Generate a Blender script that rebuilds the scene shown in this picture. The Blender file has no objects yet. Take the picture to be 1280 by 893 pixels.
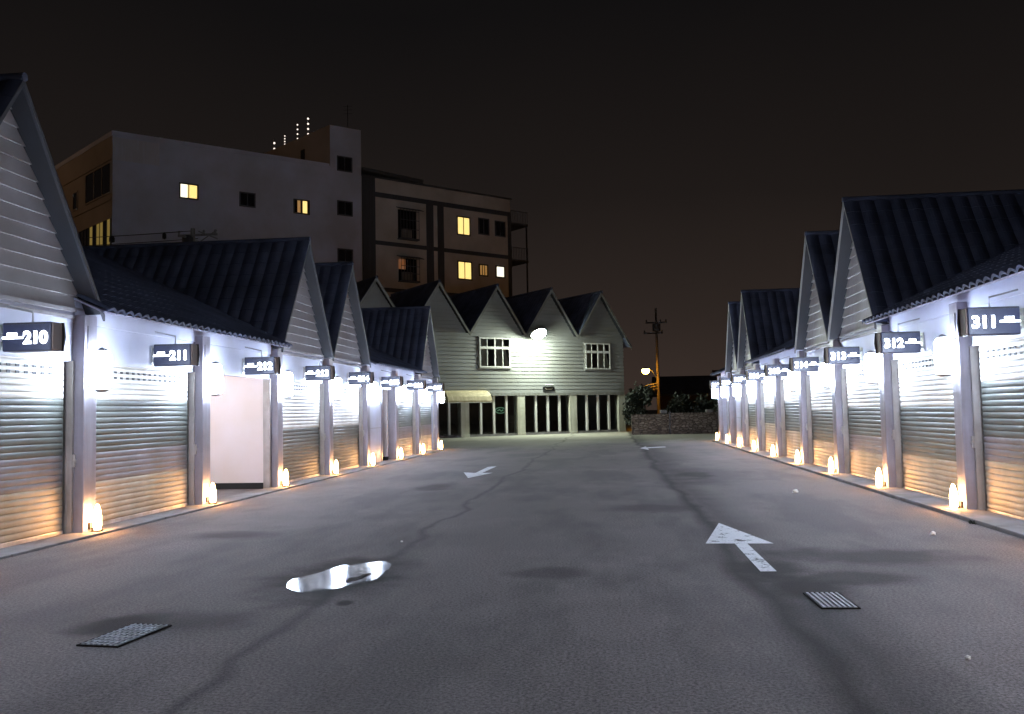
import bpy, bmesh, math, random
from mathutils import Vector, Matrix
random.seed(7)
R = math.radians
SC = bpy.context.scene
COL = SC.collection

# ------------------------------------------------------------------ scene / view
SC.render.engine = 'CYCLES'
SC.view_settings.view_transform = 'Standard'
SC.view_settings.look = 'None'
SC.view_settings.exposure = 0.0
SC.view_settings.gamma = 1.0
SC.view_settings.use_curve_mapping = False
cy = SC.cycles
cy.use_denoising = True
cy.denoiser = 'OPENIMAGEDENOISE'
cy.use_light_tree = True
cy.max_bounces = 6
cy.diffuse_bounces = 3
cy.glossy_bounces = 3
cy.transmission_bounces = 4
cy.volume_bounces = 0
cy.sample_clamp_indirect = 6.0
cy.caustics_reflective = False
cy.caustics_refractive = False

# ------------------------------------------------------------------ materials
def new_mat(name):
    m = bpy.data.materials.new(name)
    m.use_nodes = True
    nt = m.node_tree
    return m, nt, nt.nodes['Principled BSDF']

def nd(nt, t, **kw):
    n = nt.nodes.new(t)
    for k, v in kw.items():
        setattr(n, k, v)
    return n

def noise(nt, vec, scale, detail=4.0, rough=0.55):
    n = nd(nt, 'ShaderNodeTexNoise')
    n.inputs['Scale'].default_value = scale
    n.inputs['Detail'].default_value = detail
    n.inputs['Roughness'].default_value = rough
    nt.links.new(vec, n.inputs['Vector'])
    return n.outputs['Fac']

def ramp(nt, fac, stops):
    r = nd(nt, 'ShaderNodeValToRGB')
    e = r.color_ramp.elements
    while len(e) < len(stops):
        e.new(0.5)
    for i, (p, c) in enumerate(stops):
        e[i].position = p
        e[i].color = (c[0], c[1], c[2], 1) if not isinstance(c, float) else (c, c, c, 1)
    nt.links.new(fac, r.inputs[0])
    return r.outputs[0]

def mixc(nt, fac, a, b, mode='MIX'):
    n = nd(nt, 'ShaderNodeMix', data_type='RGBA', blend_type=mode)
    for s, v in ((0, fac), (6, a), (7, b)):
        if hasattr(v, 'is_linked') or isinstance(v, bpy.types.NodeSocket):
            nt.links.new(v, n.inputs[s])
        elif s == 0:
            n.inputs[0].default_value = v
        else:
            n.inputs[s].default_value = (v[0], v[1], v[2], 1)
    return n.outputs[2]

def math_n(nt, op, a, b=0.0, clamp=False):
    n = nd(nt, 'ShaderNodeMath', operation=op, use_clamp=clamp)
    for i, v in enumerate((a, b)):
        if isinstance(v, bpy.types.NodeSocket):
            nt.links.new(v, n.inputs[i])
        else:
            n.inputs[i].default_value = v
    return n.outputs[0]

def worn(name, base, rough=0.5, metal=0.0, dirt=0.35, scale=2.0, bump=0.1, streak=True, spec=0.5):
    """painted / coated surface with dirt and vertical rain streaks"""
    m, nt, b = new_mat(name)
    geo = nd(nt, 'ShaderNodeNewGeometry')
    p = geo.outputs['Position']
    n1 = noise(nt, p, scale, 5)
    if streak:
        mp = nd(nt, 'ShaderNodeMapping')
        mp.inputs['Scale'].default_value = (7, 7, 0.5)
        nt.links.new(p, mp.inputs[0])
        n2 = noise(nt, mp.outputs[0], 1.0, 4)
        f = math_n(nt, 'MULTIPLY', n1, n2)
        f = ramp(nt, f, [(0.18, 0.0), (0.42, 1.0)])
    else:
        f = ramp(nt, n1, [(0.35, 0.0), (0.7, 1.0)])
    dark = tuple(c * (1 - dirt) * k for c, k in zip(base, (1.0, 0.97, 0.9)))
    c = mixc(nt, f, dark, base)
    nt.links.new(c, b.inputs['Base Color'])
    fine = noise(nt, p, 60, 3)
    rr = math_n(nt, 'ADD', math_n(nt, 'MULTIPLY', n1, 0.25), rough - 0.12)
    nt.links.new(rr, b.inputs['Roughness'])
    b.inputs['Metallic'].default_value = metal
    b.inputs['Specular IOR Level'].default_value = spec
    if bump:
        bp = nd(nt, 'ShaderNodeBump')
        bp.inputs['Strength'].default_value = bump
        bp.inputs['Distance'].default_value = 0.01
        nt.links.new(fine, bp.inputs['Height'])
        nt.links.new(bp.outputs[0], b.inputs['Normal'])
    return m

def emit(name, col, s, vary=0.0):
    m, nt, b = new_mat(name)
    b.inputs['Base Color'].default_value = (0.8, 0.8, 0.8, 1)
    b.inputs['Emission Color'].default_value = (*col, 1)
    b.inputs['Emission Strength'].default_value = s
    b.inputs['Roughness'].default_value = 0.3
    if vary:                                  # lamps of different age
        oi = nd(nt, 'ShaderNodeObjectInfo')
        mr = nd(nt, 'ShaderNodeMapRange')
        mr.inputs[3].default_value = s * (1 - vary)
        mr.inputs[4].default_value = s * (1 + vary)
        nt.links.new(oi.outputs['Random'], mr.inputs[0])
        nt.links.new(mr.outputs[0], b.inputs['Emission Strength'])
    return m

M = {}
M['fascia'] = worn('fascia_white', (0.50, 0.53, 0.66), 0.45, 0, 0.2, 1.2, 0.1, False, 0.3)
M['slat_white'] = worn('slat_white', (0.74, 0.73, 0.68), 0.55, 0, 0.34, 1.3, 0.1, False, 0.25)
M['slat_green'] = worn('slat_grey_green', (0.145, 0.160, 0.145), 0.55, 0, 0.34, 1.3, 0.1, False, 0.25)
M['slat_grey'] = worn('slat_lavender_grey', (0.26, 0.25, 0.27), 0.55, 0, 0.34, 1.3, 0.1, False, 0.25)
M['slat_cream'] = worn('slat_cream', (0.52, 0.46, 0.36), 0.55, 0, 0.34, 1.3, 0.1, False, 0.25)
M['column'] = worn('column_paint', (0.34, 0.33, 0.40), 0.38, 0.25, 0.3, 2.5)
M['rail'] = worn('rail_metal', (0.55, 0.53, 0.52), 0.4, 0.4, 0.35, 3)
M['dark'] = worn('dark_gap', (0.012, 0.012, 0.014), 0.7, 0, 0.2, 3, 0)
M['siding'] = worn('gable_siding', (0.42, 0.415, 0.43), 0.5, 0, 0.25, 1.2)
M['siding_dim'] = worn('gable_siding_dim', (0.32, 0.31, 0.325), 0.5, 0, 0.25, 1.2, 0.1, False)  # darker copy of the siding, the left row's dimness put into its colour
M['trim'] = worn('grey_trim', (0.30, 0.29, 0.31), 0.5, 0, 0.3, 2)
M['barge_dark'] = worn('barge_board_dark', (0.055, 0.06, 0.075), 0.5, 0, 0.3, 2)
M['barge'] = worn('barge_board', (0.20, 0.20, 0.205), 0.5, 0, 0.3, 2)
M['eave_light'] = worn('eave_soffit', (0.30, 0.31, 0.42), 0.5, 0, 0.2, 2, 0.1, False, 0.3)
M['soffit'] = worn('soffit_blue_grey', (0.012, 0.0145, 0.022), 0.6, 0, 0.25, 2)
M['tile'] = worn('roof_tile', (0.095, 0.112, 0.175), 0.75, 0, 0.45, 1.3, 0.15, streak=False, spec=0.12)
M['interior'] = worn('interior_wall', (0.84, 0.76, 0.77), 0.55, 0, 0.06, 1.0, 0.05, False)
M['concrete'] = worn('concrete', (0.25, 0.24, 0.25), 0.85, 0, 0.4, 2.5, 0.5, streak=False)
M['cot_siding'] = worn('cottage_siding', (0.27, 0.275, 0.27), 0.5, 0, 0.18, 0.5, 0.1, False)
M['cot_trim'] = worn('cottage_trim', (0.26, 0.26, 0.25), 0.55, 0, 0.3, 1)
M['cot_pillar'] = worn('cottage_pillar', (0.60, 0.60, 0.52), 0.6, 0, 0.3, 1.2)
M['white_frame'] = worn('white_frame', (0.75, 0.75, 0.74), 0.4, 0, 0.15, 2)
M['awning'] = worn('awning_cream', (0.70, 0.60, 0.38), 0.7, 0, 0.3, 2.0)
M['curtain'] = worn('curtain', (0.50, 0.46, 0.38), 0.9, 0, 0.15, 4)
M['b1_wall'] = worn('apartment_grey', (0.78, 0.79, 0.92), 0.8, 0, 0.22, 0.35, 0.2, False)
M['b1_patch'] = worn('apartment_repair', (0.82, 0.80, 0.88), 0.8, 0, 0.12, 0.4, 0.2)
M['b1_lamplit'] = worn('apartment_side_lamplit', (0.50, 0.42, 0.34), 0.8, 0, 0.25, 0.3, 0.2, False)  # flank copy of the grey wall, orange lamplight put into its warm colour
M['b2_wall'] = worn('apartment_beige', (0.82, 0.75, 0.68), 0.8, 0, 0.25, 0.4, 0.2, False)
M['b2_dark'] = worn('apartment_band', (0.10, 0.105, 0.115), 0.75, 0, 0.2, 0.5, 0.2)
M['pole'] = worn('pole_concrete', (0.25, 0.23, 0.21), 0.8, 0, 0.3, 2)
M['pole_dark'] = worn('pole_dark', (0.10, 0.085, 0.075), 0.8, 0, 0.3, 2)
M['steel'] = worn('steel', (0.45, 0.46, 0.48), 0.35, 0.8, 0.3, 4)
M['black'] = worn('black_metal', (0.02, 0.02, 0.022), 0.4, 0.2, 0.2, 4)
M['sign_blue'] = worn('sign_navy', (0.008, 0.012, 0.040), 0.4, 0, 0.2, 4)
M['sign_end'] = worn('sign_brown', (0.12, 0.085, 0.07), 0.5, 0, 0.3, 6)
M['iron'] = worn('grate_iron', (0.26, 0.28, 0.32), 0.55, 0.4, 0.5, 9, 0.3)
M['grate_frame'] = worn('grate_frame', (0.012, 0.011, 0.011), 0.9, 0, 0.3, 9, 0.3, False, 0.05)
M['house_dark'] = worn('dark_house', (0.10, 0.055, 0.045), 0.8, 0, 0.3, 0.7)
M['paper'] = worn('paper', (0.85, 0.85, 0.85), 0.7, 0, 0.05, 9)
M['wood'] = worn('dim_wood', (0.08, 0.05, 0.035), 0.6, 0, 0.3, 4)
M['lamp_cool'] = emit('lamp_cool', (0.67, 0.79, 1.0), 200, 0.2)
M['lamp_warm'] = emit('lamp_warm', (1.0, 0.48, 0.17), 150, 0.25)
M['digit'] = emit('digit_glow', (0.85, 0.90, 1.0), 6.0)
M['flood'] = emit('flood_glow', (0.88, 1.0, 0.84), 560)
M['sodium'] = emit('sodium_glow', (1.0, 0.42, 0.03), 210)
M['assumed_mast'] = emit('assumed_mast_glow', (1.0, 0.60, 0.33), 180)  # assumed, unseen source of the orange light on the grey block's flank
M['win_yellow'] = emit('window_yellow', (1.0, 0.72, 0.22), 1.25)
M['win_amber'] = emit('window_amber', (1.0, 0.50, 0.12), 0.28)
M['win_dim'] = emit('window_dim', (0.9, 0.62, 0.12), 0.16)
M['win_white'] = emit('window_white', (1.0, 0.93, 0.72), 1.5)
M['bead'] = emit('bead_glow', (1.0, 0.85, 0.75), 1.6)
M['green_glow'] = emit('green_glow', (0.30, 0.95, 0.50), 0.14)

def glass_mat(name, col, rough):
    m, nt, b = new_mat(name)
    b.inputs['Base Color'].default_value = (*col, 1)
    b.inputs['Roughness'].default_value = rough
    b.inputs['Specular IOR Level'].default_value = 0.6
    return m
M['pane'] = glass_mat('dark_pane', (0.012, 0.012, 0.016), 0.08)

def clear_glass():
    m = bpy.data.materials.new('clear_glass')
    m.use_nodes = True
    nt = m.node_tree
    nt.nodes.clear()
    out = nd(nt, 'ShaderNodeOutputMaterial')
    tr = nd(nt, 'ShaderNodeBsdfTransparent')
    tr.inputs[0].default_value = (0.75, 0.8, 0.78, 1)
    gl = nd(nt, 'ShaderNodeBsdfGlossy')
    gl.inputs['Roughness'].default_value = 0.04
    fr = nd(nt, 'ShaderNodeFresnel')
    fr.inputs[0].default_value = 1.5
    mx = nd(nt, 'ShaderNodeMixShader')
    nt.links.new(fr.outputs[0], mx.inputs[0])
    nt.links.new(tr.outputs[0], mx.inputs[1])
    nt.links.new(gl.outputs[0], mx.inputs[2])
    nt.links.new(mx.outputs[0], out.inputs[0])
    return m
M['glass'] = clear_glass()

def asphalt():
    m, nt, b = new_mat('asphalt')
    geo = nd(nt, 'ShaderNodeNewGeometry')
    p = geo.outputs['Position']
    sx = nd(nt, 'ShaderNodeSeparateXYZ')
    nt.links.new(p, sx.inputs[0])
    big = noise(nt, p, 0.22, 5, 0.6)
    mid = noise(nt, p, 1.4, 5, 0.6)
    grain = noise(nt, p, 48, 5, 0.85)
    speck = noise(nt, p, 160, 2, 0.6)
    # broad stains stretched along the yard
    mp = nd(nt, 'ShaderNodeMapping')
    mp.inputs['Scale'].default_value = (0.9, 0.28, 1)
    nt.links.new(p, mp.inputs[0])
    st = noise(nt, mp.outputs[0], 1.0, 4, 0.6)
    base = ramp(nt, big, [(0.38, (0.142, 0.123, 0.119)), (0.62, (0.212, 0.186, 0.180))])
    base = mixc(nt, ramp(nt, mid, [(0.40, 0.0), (0.62, 0.8)]), base, (0.160, 0.139, 0.135))
    stf = ramp(nt, st, [(0.40, 1.0), (0.52, 0.0)])
    base = mixc(nt, math_n(nt, 'MULTIPLY', stf, 0.38), base, (0.050, 0.047, 0.050))
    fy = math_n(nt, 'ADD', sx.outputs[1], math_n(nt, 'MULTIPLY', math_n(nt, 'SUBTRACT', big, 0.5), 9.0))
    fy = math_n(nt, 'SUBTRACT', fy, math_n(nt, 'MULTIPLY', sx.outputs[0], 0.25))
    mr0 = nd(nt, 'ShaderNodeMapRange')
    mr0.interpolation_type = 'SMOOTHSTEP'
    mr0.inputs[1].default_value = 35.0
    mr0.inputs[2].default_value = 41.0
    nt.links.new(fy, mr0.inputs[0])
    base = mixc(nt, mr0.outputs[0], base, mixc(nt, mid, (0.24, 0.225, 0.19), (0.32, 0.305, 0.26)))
    # old joint wandering along the yard near x = 1.15 and a fainter one near x = -2.2
    wob = noise(nt, p, 0.35, 3)
    def joint(x0, amp, w, k):
        xx = math_n(nt, 'ADD', sx.outputs[0], math_n(nt, 'MULTIPLY', math_n(nt, 'SUBTRACT', wob, 0.5), amp))
        d = math_n(nt, 'ABSOLUTE', math_n(nt, 'SUBTRACT', xx, x0))
        d = math_n(nt, 'ADD', d, math_n(nt, 'MULTIPLY', math_n(nt, 'SUBTRACT', mid, 0.5), w))
        mr = nd(nt, 'ShaderNodeMapRange')
        mr.inputs[1].default_value = 0.0
        mr.inputs[2].default_value = w
        mr.inputs[3].default_value = k
        mr.inputs[4].default_value = 0.0
        nt.links.new(d, mr.inputs[0])
        return mr.outputs[0]
    base = mixc(nt, joint(1.13, 0.7, 0.15, 0.9), base, (0.022, 0.020, 0.021))
    base = mixc(nt, joint(1.36, 1.0, 0.5, 0.6), base, (0.026, 0.023, 0.024))
    base = mixc(nt, joint(-2.25, 0.9, 0.08, 0.7), base, (0.052, 0.049, 0.05))
    # damp round stains
    def spot(x, y, rx, ry, k):
        dx = math_n(nt, 'DIVIDE', math_n(nt, 'SUBTRACT', sx.outputs[0], x), rx)
        dy = math_n(nt, 'DIVIDE', math_n(nt, 'SUBTRACT', sx.outputs[1], y), ry)
        d = math_n(nt, 'SQRT', math_n(nt, 'ADD', math_n(nt, 'MULTIPLY', dx, dx), math_n(nt, 'MULTIPLY', dy, dy)))
        d = math_n(nt, 'ADD', d, math_n(nt, 'MULTIPLY', math_n(nt, 'SUBTRACT', mid, 0.5), 1.3))
        mr = nd(nt, 'ShaderNodeMapRange')
        mr.interpolation_type = 'SMOOTHSTEP'
        mr.inputs[1].default_value = 0.35
        mr.inputs[2].default_value = 1.0
        mr.inputs[3].default_value = k
        mr.inputs[4].default_value = 0.0
        nt.links.new(d, mr.inputs[0])
        return mr.outputs[0]
    for a in ((1.8, 19.6, 0.5, 1.4, 0.8), (1.95, 19.6, 1.4, 3.0, 0.35), (-3.38, 5.98, 0.42, 0.5, 0.95), (-3.1, 6.1, 0.8, 0.5, 0.6), (1.55, 7.35, 0.45, 0.5, 0.9), (2.0, 7.8, 0.8, 0.45, 0.7),
              (1.35, 8.2, 0.5, 0.7, 0.8), (-3.4, 17.2, 0.5, 1.1, 0.6), (-2.42, 7.85, 0.78, 1.35, 0.9), (-2.05, 6.75, 0.09, 0.14, 0.9), (-4.6, 10.5, 0.8, 0.5, 0.6), (0.5, 13.2, 0.9, 0.7, 0.5), (-0.6, 8.0, 0.5, 0.35, 0.45), (2.4, 8.9, 1.3, 0.6, 0.7),
              (3.3, 4.9, 0.9, 1.1, 0.55)):
        base = mixc(nt, spot(*a), base, (0.008, 0.007, 0.0075))
    gr = ramp(nt, grain, [(0.40, 0.45), (0.60, 1.6)])
    base = mixc(nt, 1.0, base, gr, 'MULTIPLY')
    sp = ramp(nt, speck, [(0.60, 0.0), (0.70, 0.5)])
    base = mixc(nt, sp, base, (0.24, 0.235, 0.24))
    nt.links.new(base, b.inputs['Base Color'])
    rg = ramp(nt, big, [(0.3, 0.78), (0.7, 0.95)])
    nt.links.new(rg, b.inputs['Roughness'])
    b.inputs['Specular IOR Level'].default_value = 0.18
    bp = nd(nt, 'ShaderNodeBump')
    bp.inputs['Strength'].default_value = 0.55
    bp.inputs['Distance'].default_value = 0.012
    h = math_n(nt, 'ADD', grain, math_n(nt, 'MULTIPLY', speck, 0.5))
    h = math_n(nt, 'ADD', h, math_n(nt, 'MULTIPLY', mid, 1.2))
    nt.links.new(h, bp.inputs['Height'])
    nt.links.new(bp.outputs[0], b.inputs['Normal'])
    return m
M['asphalt'] = asphalt()

def road_paint():
    m = bpy.data.materials.new('road_paint')
    m.use_nodes = True
    nt = m.node_tree
    b = nt.nodes['Principled BSDF']
    geo = nd(nt, 'ShaderNodeNewGeometry')
    p = geo.outputs['Position']
    n1 = noise(nt, p, 5.5, 8, 0.75)
    n2 = noise(nt, p, 40, 3)
    c = mixc(nt, ramp(nt, n2, [(0.35, 0.0), (0.7, 1.0)]), (0.66, 0.66, 0.68), (0.85, 0.85, 0.88))
    nt.links.new(c, b.inputs['Base Color'])
    b.inputs['Roughness'].default_value = 0.6
    a = ramp(nt, math_n(nt, 'ADD', math_n(nt, 'MULTIPLY', n2, 0.18), n1), [(0.48, 0.0), (0.53, 1.0)])
    nt.links.new(a, b.inputs['Alpha'])
    return m
M['road_paint'] = road_paint()

def water():
    m, nt, b = new_mat('puddle_water')
    geo = nd(nt, 'ShaderNodeNewGeometry')
    p = geo.outputs['Position']
    n = noise(nt, p, 7, 3)
    b.inputs['Base Color'].default_value = (0.016, 0.015, 0.017, 1)
    b.inputs['Specular IOR Level'].default_value = 0.3
    bp = nd(nt, 'ShaderNodeBump')
    bp.inputs['Strength'].default_value = 0.06
    bp.inputs['Distance'].default_value = 0.02
    nt.links.new(n, bp.inputs['Height'])
    nt.links.new(bp.outputs[0], b.inputs['Normal'])
    sx = nd(nt, 'ShaderNodeSeparateXYZ')
    nt.links.new(p, sx.inputs[0])
    # shallow rim: rougher, fading into the wet asphalt
    xs = math_n(nt, 'SUBTRACT', sx.outputs[0], math_n(nt, 'MULTIPLY', math_n(nt, 'SUBTRACT', sx.outputs[1], 7.86), 0.30))
    dx = math_n(nt, 'DIVIDE', math_n(nt, 'ADD', xs, 2.40), 0.42)
    dy = math_n(nt, 'DIVIDE', math_n(nt, 'SUBTRACT', sx.outputs[1], 7.86), 0.84)
    d = math_n(nt, 'SQRT', math_n(nt, 'ADD', math_n(nt, 'MULTIPLY', dx, dx), math_n(nt, 'MULTIPLY', dy, dy)))
    d = math_n(nt, 'ADD', d, math_n(nt, 'MULTIPLY', math_n(nt, 'SUBTRACT', noise(nt, p, 9, 4), 0.5), 0.5))
    nt.links.new(ramp(nt, d, [(0.45, 0.09), (0.95, 0.14)]), b.inputs['Roughness'])
    nt.links.new(ramp(nt, d, [(0.72, 1.0), (1.04, 0.0)]), b.inputs['Alpha'])
    return m
M['water'] = water()

def stone():
    m, nt, b = new_mat('rubble_stone')
    geo = nd(nt, 'ShaderNodeNewGeometry')
    mp = nd(nt, 'ShaderNodeMapping')
    mp.inputs['Scale'].default_value = (4.0, 4.0, 8.5)
    nt.links.new(geo.outputs['Position'], mp.inputs[0])
    v = nd(nt, 'ShaderNodeTexVoronoi')
    v.inputs['Scale'].default_value = 1.0
    nt.links.new(mp.outputs[0], v.inputs['Vector'])
    v2 = nd(nt, 'ShaderNodeTexVoronoi', feature='DISTANCE_TO_EDGE')
    v2.inputs['Scale'].default_value = 1.0
    nt.links.new(mp.outputs[0], v2.inputs['Vector'])
    sep = nd(nt, 'ShaderNodeSeparateColor')
    nt.links.new(v.outputs['Color'], sep.inputs[0])
    c = ramp(nt, sep.outputs[0], [(0.0, (0.16, 0.125, 0.10)), (0.5, (0.23, 0.185, 0.15)), (1.0, (0.32, 0.27, 0.22))])
    e = ramp(nt, v2.outputs['Distance'], [(0.02, 0.0), (0.10, 1.0)])
    nt.links.new(mixc(nt, e, (0.10, 0.08, 0.068), c), b.inputs['Base Color'])
    b.inputs['Roughness'].default_value = 0.9
    bp = nd(nt, 'ShaderNodeBump')
    bp.inputs['Distance'].default_value = 0.05
    nt.links.new(e, bp.inputs['Height'])
    nt.links.new(bp.outputs[0], b.inputs['Normal'])
    return m
M['stone'] = stone()

def leaf_mat():
    m, nt, b = new_mat('foliage')
    geo = nd(nt, 'ShaderNodeNewGeometry')
    n = noise(nt, geo.outputs['Position'], 6, 3)
    nt.links.new(ramp(nt, n, [(0.3, (0.007, 0.011, 0.006)), (0.7, (0.018, 0.024, 0.012))]), b.inputs['Base Color'])
    b.inputs['Roughness'].default_value = 0.6
    return m
M['leaf'] = leaf_mat()

# ------------------------------------------------------------------ helpers
def obj(name, bm, mats, parent=None, loc=None, smooth=False, recalc=True):
    if recalc:
        bmesh.ops.recalc_face_normals(bm, faces=bm.faces)
    me = bpy.data.meshes.new(name)
    bm.to_mesh(me)
    bm.free()
    for m in (mats if isinstance(mats, (list, tuple)) else [mats]):
        me.materials.append(m)
    if smooth:
        for p in me.polygons:
            p.use_smooth = True
    o = bpy.data.objects.new(name, me)
    COL.objects.link(o)
    if parent:
        o.parent = parent
    if loc:
        o.location = loc
    return o

def thing(name, label, cat, loc=(0, 0, 0), rz=0.0, group=None):
    o = bpy.data.objects.new(name, None)
    o.empty_display_size = 0.2
    COL.objects.link(o)
    o.location = loc
    o.rotation_euler = (0, 0, rz)
    o['label'] = label
    o['category'] = cat
    if group:
        o['group'] = group
    return o

def tag(o, label, cat, group=None):
    o['label'] = label
    o['category'] = cat
    if group:
        o['group'] = group
    return o

def struct(o):
    o['kind'] = 'structure'
    return o

def box(bm, x0, x1, y0, y1, z0, z1, mi=0, bev=0.0):
    if x1 < x0: x0, x1 = x1, x0
    if y1 < y0: y0, y1 = y1, y0
    vs = [bm.verts.new(p) for p in ((x0, y0, z0), (x1, y0, z0), (x1, y1, z0), (x0, y1, z0),
                                    (x0, y0, z1), (x1, y0, z1), (x1, y1, z1), (x0, y1, z1))]
    fs = []
    for i in ((0, 3, 2, 1), (4, 5, 6, 7), (0, 1, 5, 4), (1, 2, 6, 5), (2, 3, 7, 6), (3, 0, 4, 7)):
        f = bm.faces.new([vs[k] for k in i])
        f.material_index = mi
        fs.append(f)
    if bev > 0:
        es = list({e for f in fs for e in f.edges})
        r = bmesh.ops.bevel(bm, geom=es, offset=bev, segments=2, profile=0.5, affect='EDGES')
        for f in r['faces']:
            f.material_index = mi
    return vs

def quad(bm, a, b, c, d, mi=0):
    f = bm.faces.new([bm.verts.new(p) for p in (a, b, c, d)])
    f.material_index = mi
    return f

def slab(bm, corners, n, t, mi=0):
    """a plate: polygon corners thickened by t along n"""
    n = Vector(n).normalized()
    top = [bm.verts.new(Vector(c)) for c in corners]
    bot = [bm.verts.new(Vector(c) - n * t) for c in corners]
    fs = [bm.faces.new(top), bm.faces.new(bot[::-1])]
    k = len(corners)
    for i in range(k):
        fs.append(bm.faces.new((top[i], bot[i], bot[(i + 1) % k], top[(i + 1) % k])))
    for f in fs:
        f.material_index = mi

def tube(bm, pts, r, seg=8, mi=0, caps=True):
    rs = r if isinstance(r, (list, tuple)) else [r] * len(pts)
    pts = [Vector(p) for p in pts]
    rings = []
    for i, p in enumerate(pts):
        d = (pts[min(i + 1, len(pts) - 1)] - pts[max(i - 1, 0)]).normalized()
        up = Vector((0, 0, 1)) if abs(d.z) < 0.9 else Vector((1, 0, 0))
        a = d.cross(up).normalized()
        b = d.cross(a)
        rings.append([bm.verts.new(p + (a * math.cos(t) + b * math.sin(t)) * rs[i])
                      for t in (2 * math.pi * k / seg for k in range(seg))])
    for i in range(len(rings) - 1):
        for k in range(seg):
            f = bm.faces.new((rings[i][k], rings[i][(k + 1) % seg], rings[i + 1][(k + 1) % seg], rings[i + 1][k]))
            f.material_index = mi
    if caps:
        for rg in (rings[0], rings[-1]):
            f = bm.faces.new(rg)
            f.material_index = mi

def lathe(bm, prof, cx, cyy, cz, seg=16, mi=0):
    """profile (r, z) turned about the vertical axis at cx, cyy"""
    rings = []
    for r, z in prof:
        if r < 1e-5:
            rings.append([bm.verts.new((cx, cyy, cz + z))])
        else:
            rings.append([bm.verts.new((cx + r * math.cos(2 * math.pi * k / seg), cyy + r * math.sin(2 * math.pi * k / seg), cz + z)) for k in range(seg)])
    for a, b in zip(rings, rings[1:]):
        for k in range(seg):
            q = [a[k % len(a)], a[(k + 1) % len(a)], b[(k + 1) % len(b)], b[k % len(b)]]
            u = []
            for v in q:
                if v not in u:
                    u.append(v)
            if len(u) > 2:
                f = bm.faces.new(u)
                f.material_index = mi

def lap(bm, span, z0, z1, pitch, depth, to3, mi=0, groove=0.0):
    """lapped boards: span(z) -> (a, b); to3(a, out, z) -> point"""
    z = z0
    while z < z1 - 1e-4:
        zt = min(z + pitch, z1)
        a0, b0 = span(z)
        a1, b1 = span(zt)
        if b0 - a0 < 0.02:
            break
        if b1 - a1 < 0.0:
            a1 = b1 = (a1 + b1) / 2
        if groove and zt - z > 2 * groove:
            zg = zt - groove
            ag, bg = span(zg)
            quad(bm, to3(a0, depth, z), to3(b0, depth, z), to3(bg, depth * 0.75, zg), to3(ag, depth * 0.75, zg), mi)
            quad(bm, to3(ag, depth * 0.75, zg), to3(bg, depth * 0.75, zg), to3(bg, 0.0, zg + 0.004), to3(ag, 0.0, zg + 0.004), mi)
            quad(bm, to3(ag, 0.0, zg + 0.004), to3(bg, 0.0, zg + 0.004), to3(b1, 0.0, zt), to3(a1, 0.0, zt), mi)
        else:
            quad(bm, to3(a0, depth, z), to3(b0, depth, z), to3(b1, 0.004, zt), to3(a1, 0.004, zt), mi)
        quad(bm, to3(a0, 0.0, z), to3(b0, 0.0, z), to3(b0, depth, z), to3(a0, depth, z), mi)
        z = zt

def tiles(bm, P, U, V, nu, nv, amp, per=6, step=0.006, mi=0, lip=0.0):
    """pan-tiled sheet: nu ribs along U, nv courses up V"""
    P, U, V = Vector(P), Vector(U), Vector(V)
    N = U.cross(V).normalized()
    if N.z < 0:
        N = -N
    prev = None
    if lip:
        row = []
        for i in range(nu * per + 1):
            ph = (i % per) / per
            s = abs(math.sin(math.pi * ph)) if ph else 0.0
            row.append(bm.verts.new(P + U * (i / (nu * per)) + N * (amp * s + step - lip)))
        prev = row
    for j in range(nv):
        for e in (0, 1):
            t = (j + e) / nv
            row = []
            for i in range(nu * per + 1):
                ph = (i % per) / per
                s = abs(math.sin(math.pi * ph)) if ph else 0.0
                off = amp * s + (step * (1 - e) if True else 0)
                row.append(bm.verts.new(P + U * (i / (nu * per)) + V * t + N * off))
            if prev:
                for i in range(nu * per):
                    f = bm.faces.new((prev[i], prev[i + 1], row[i + 1], row[i]))
                    f.material_index = mi
            prev = row

_cache = {}
def shared(key, name, build, mats, parent, loc=None, smooth=False):
    if key in _cache:
        o = bpy.data.objects.new(name, _cache[key])
        COL.objects.link(o)
        o.parent = parent
        if loc:
            o.location = loc
        return o
    bm = bmesh.new()
    build(bm)
    o = obj(name, bm, mats, parent, loc, smooth)
    _cache[key] = o.data
    return o

def text_obj(body, size, mat, parent, loc, rot, extrude=0.006, bold=0.0, name='numerals'):
    cu = bpy.data.curves.new(name, 'FONT')
    cu.body = body
    cu.size = size
    cu.extrude = extrude
    cu.offset = bold
    cu.align_x = 'LEFT'
    cu.materials.append(mat)
    tmp = bpy.data.objects.new('lettering_curve', cu)
    COL.objects.link(tmp)
    bpy.context.view_layer.update()
    me = bpy.data.meshes.new_from_object(tmp.evaluated_get(bpy.context.evaluated_depsgraph_get()))
    bpy.data.objects.remove(tmp)
    if not me.materials:
        me.materials.append(mat)
    o = bpy.data.objects.new(name, me)
    COL.objects.link(o)
    o.parent = parent
    o.location = loc
    o.rotation_euler = rot
    return o

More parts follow.
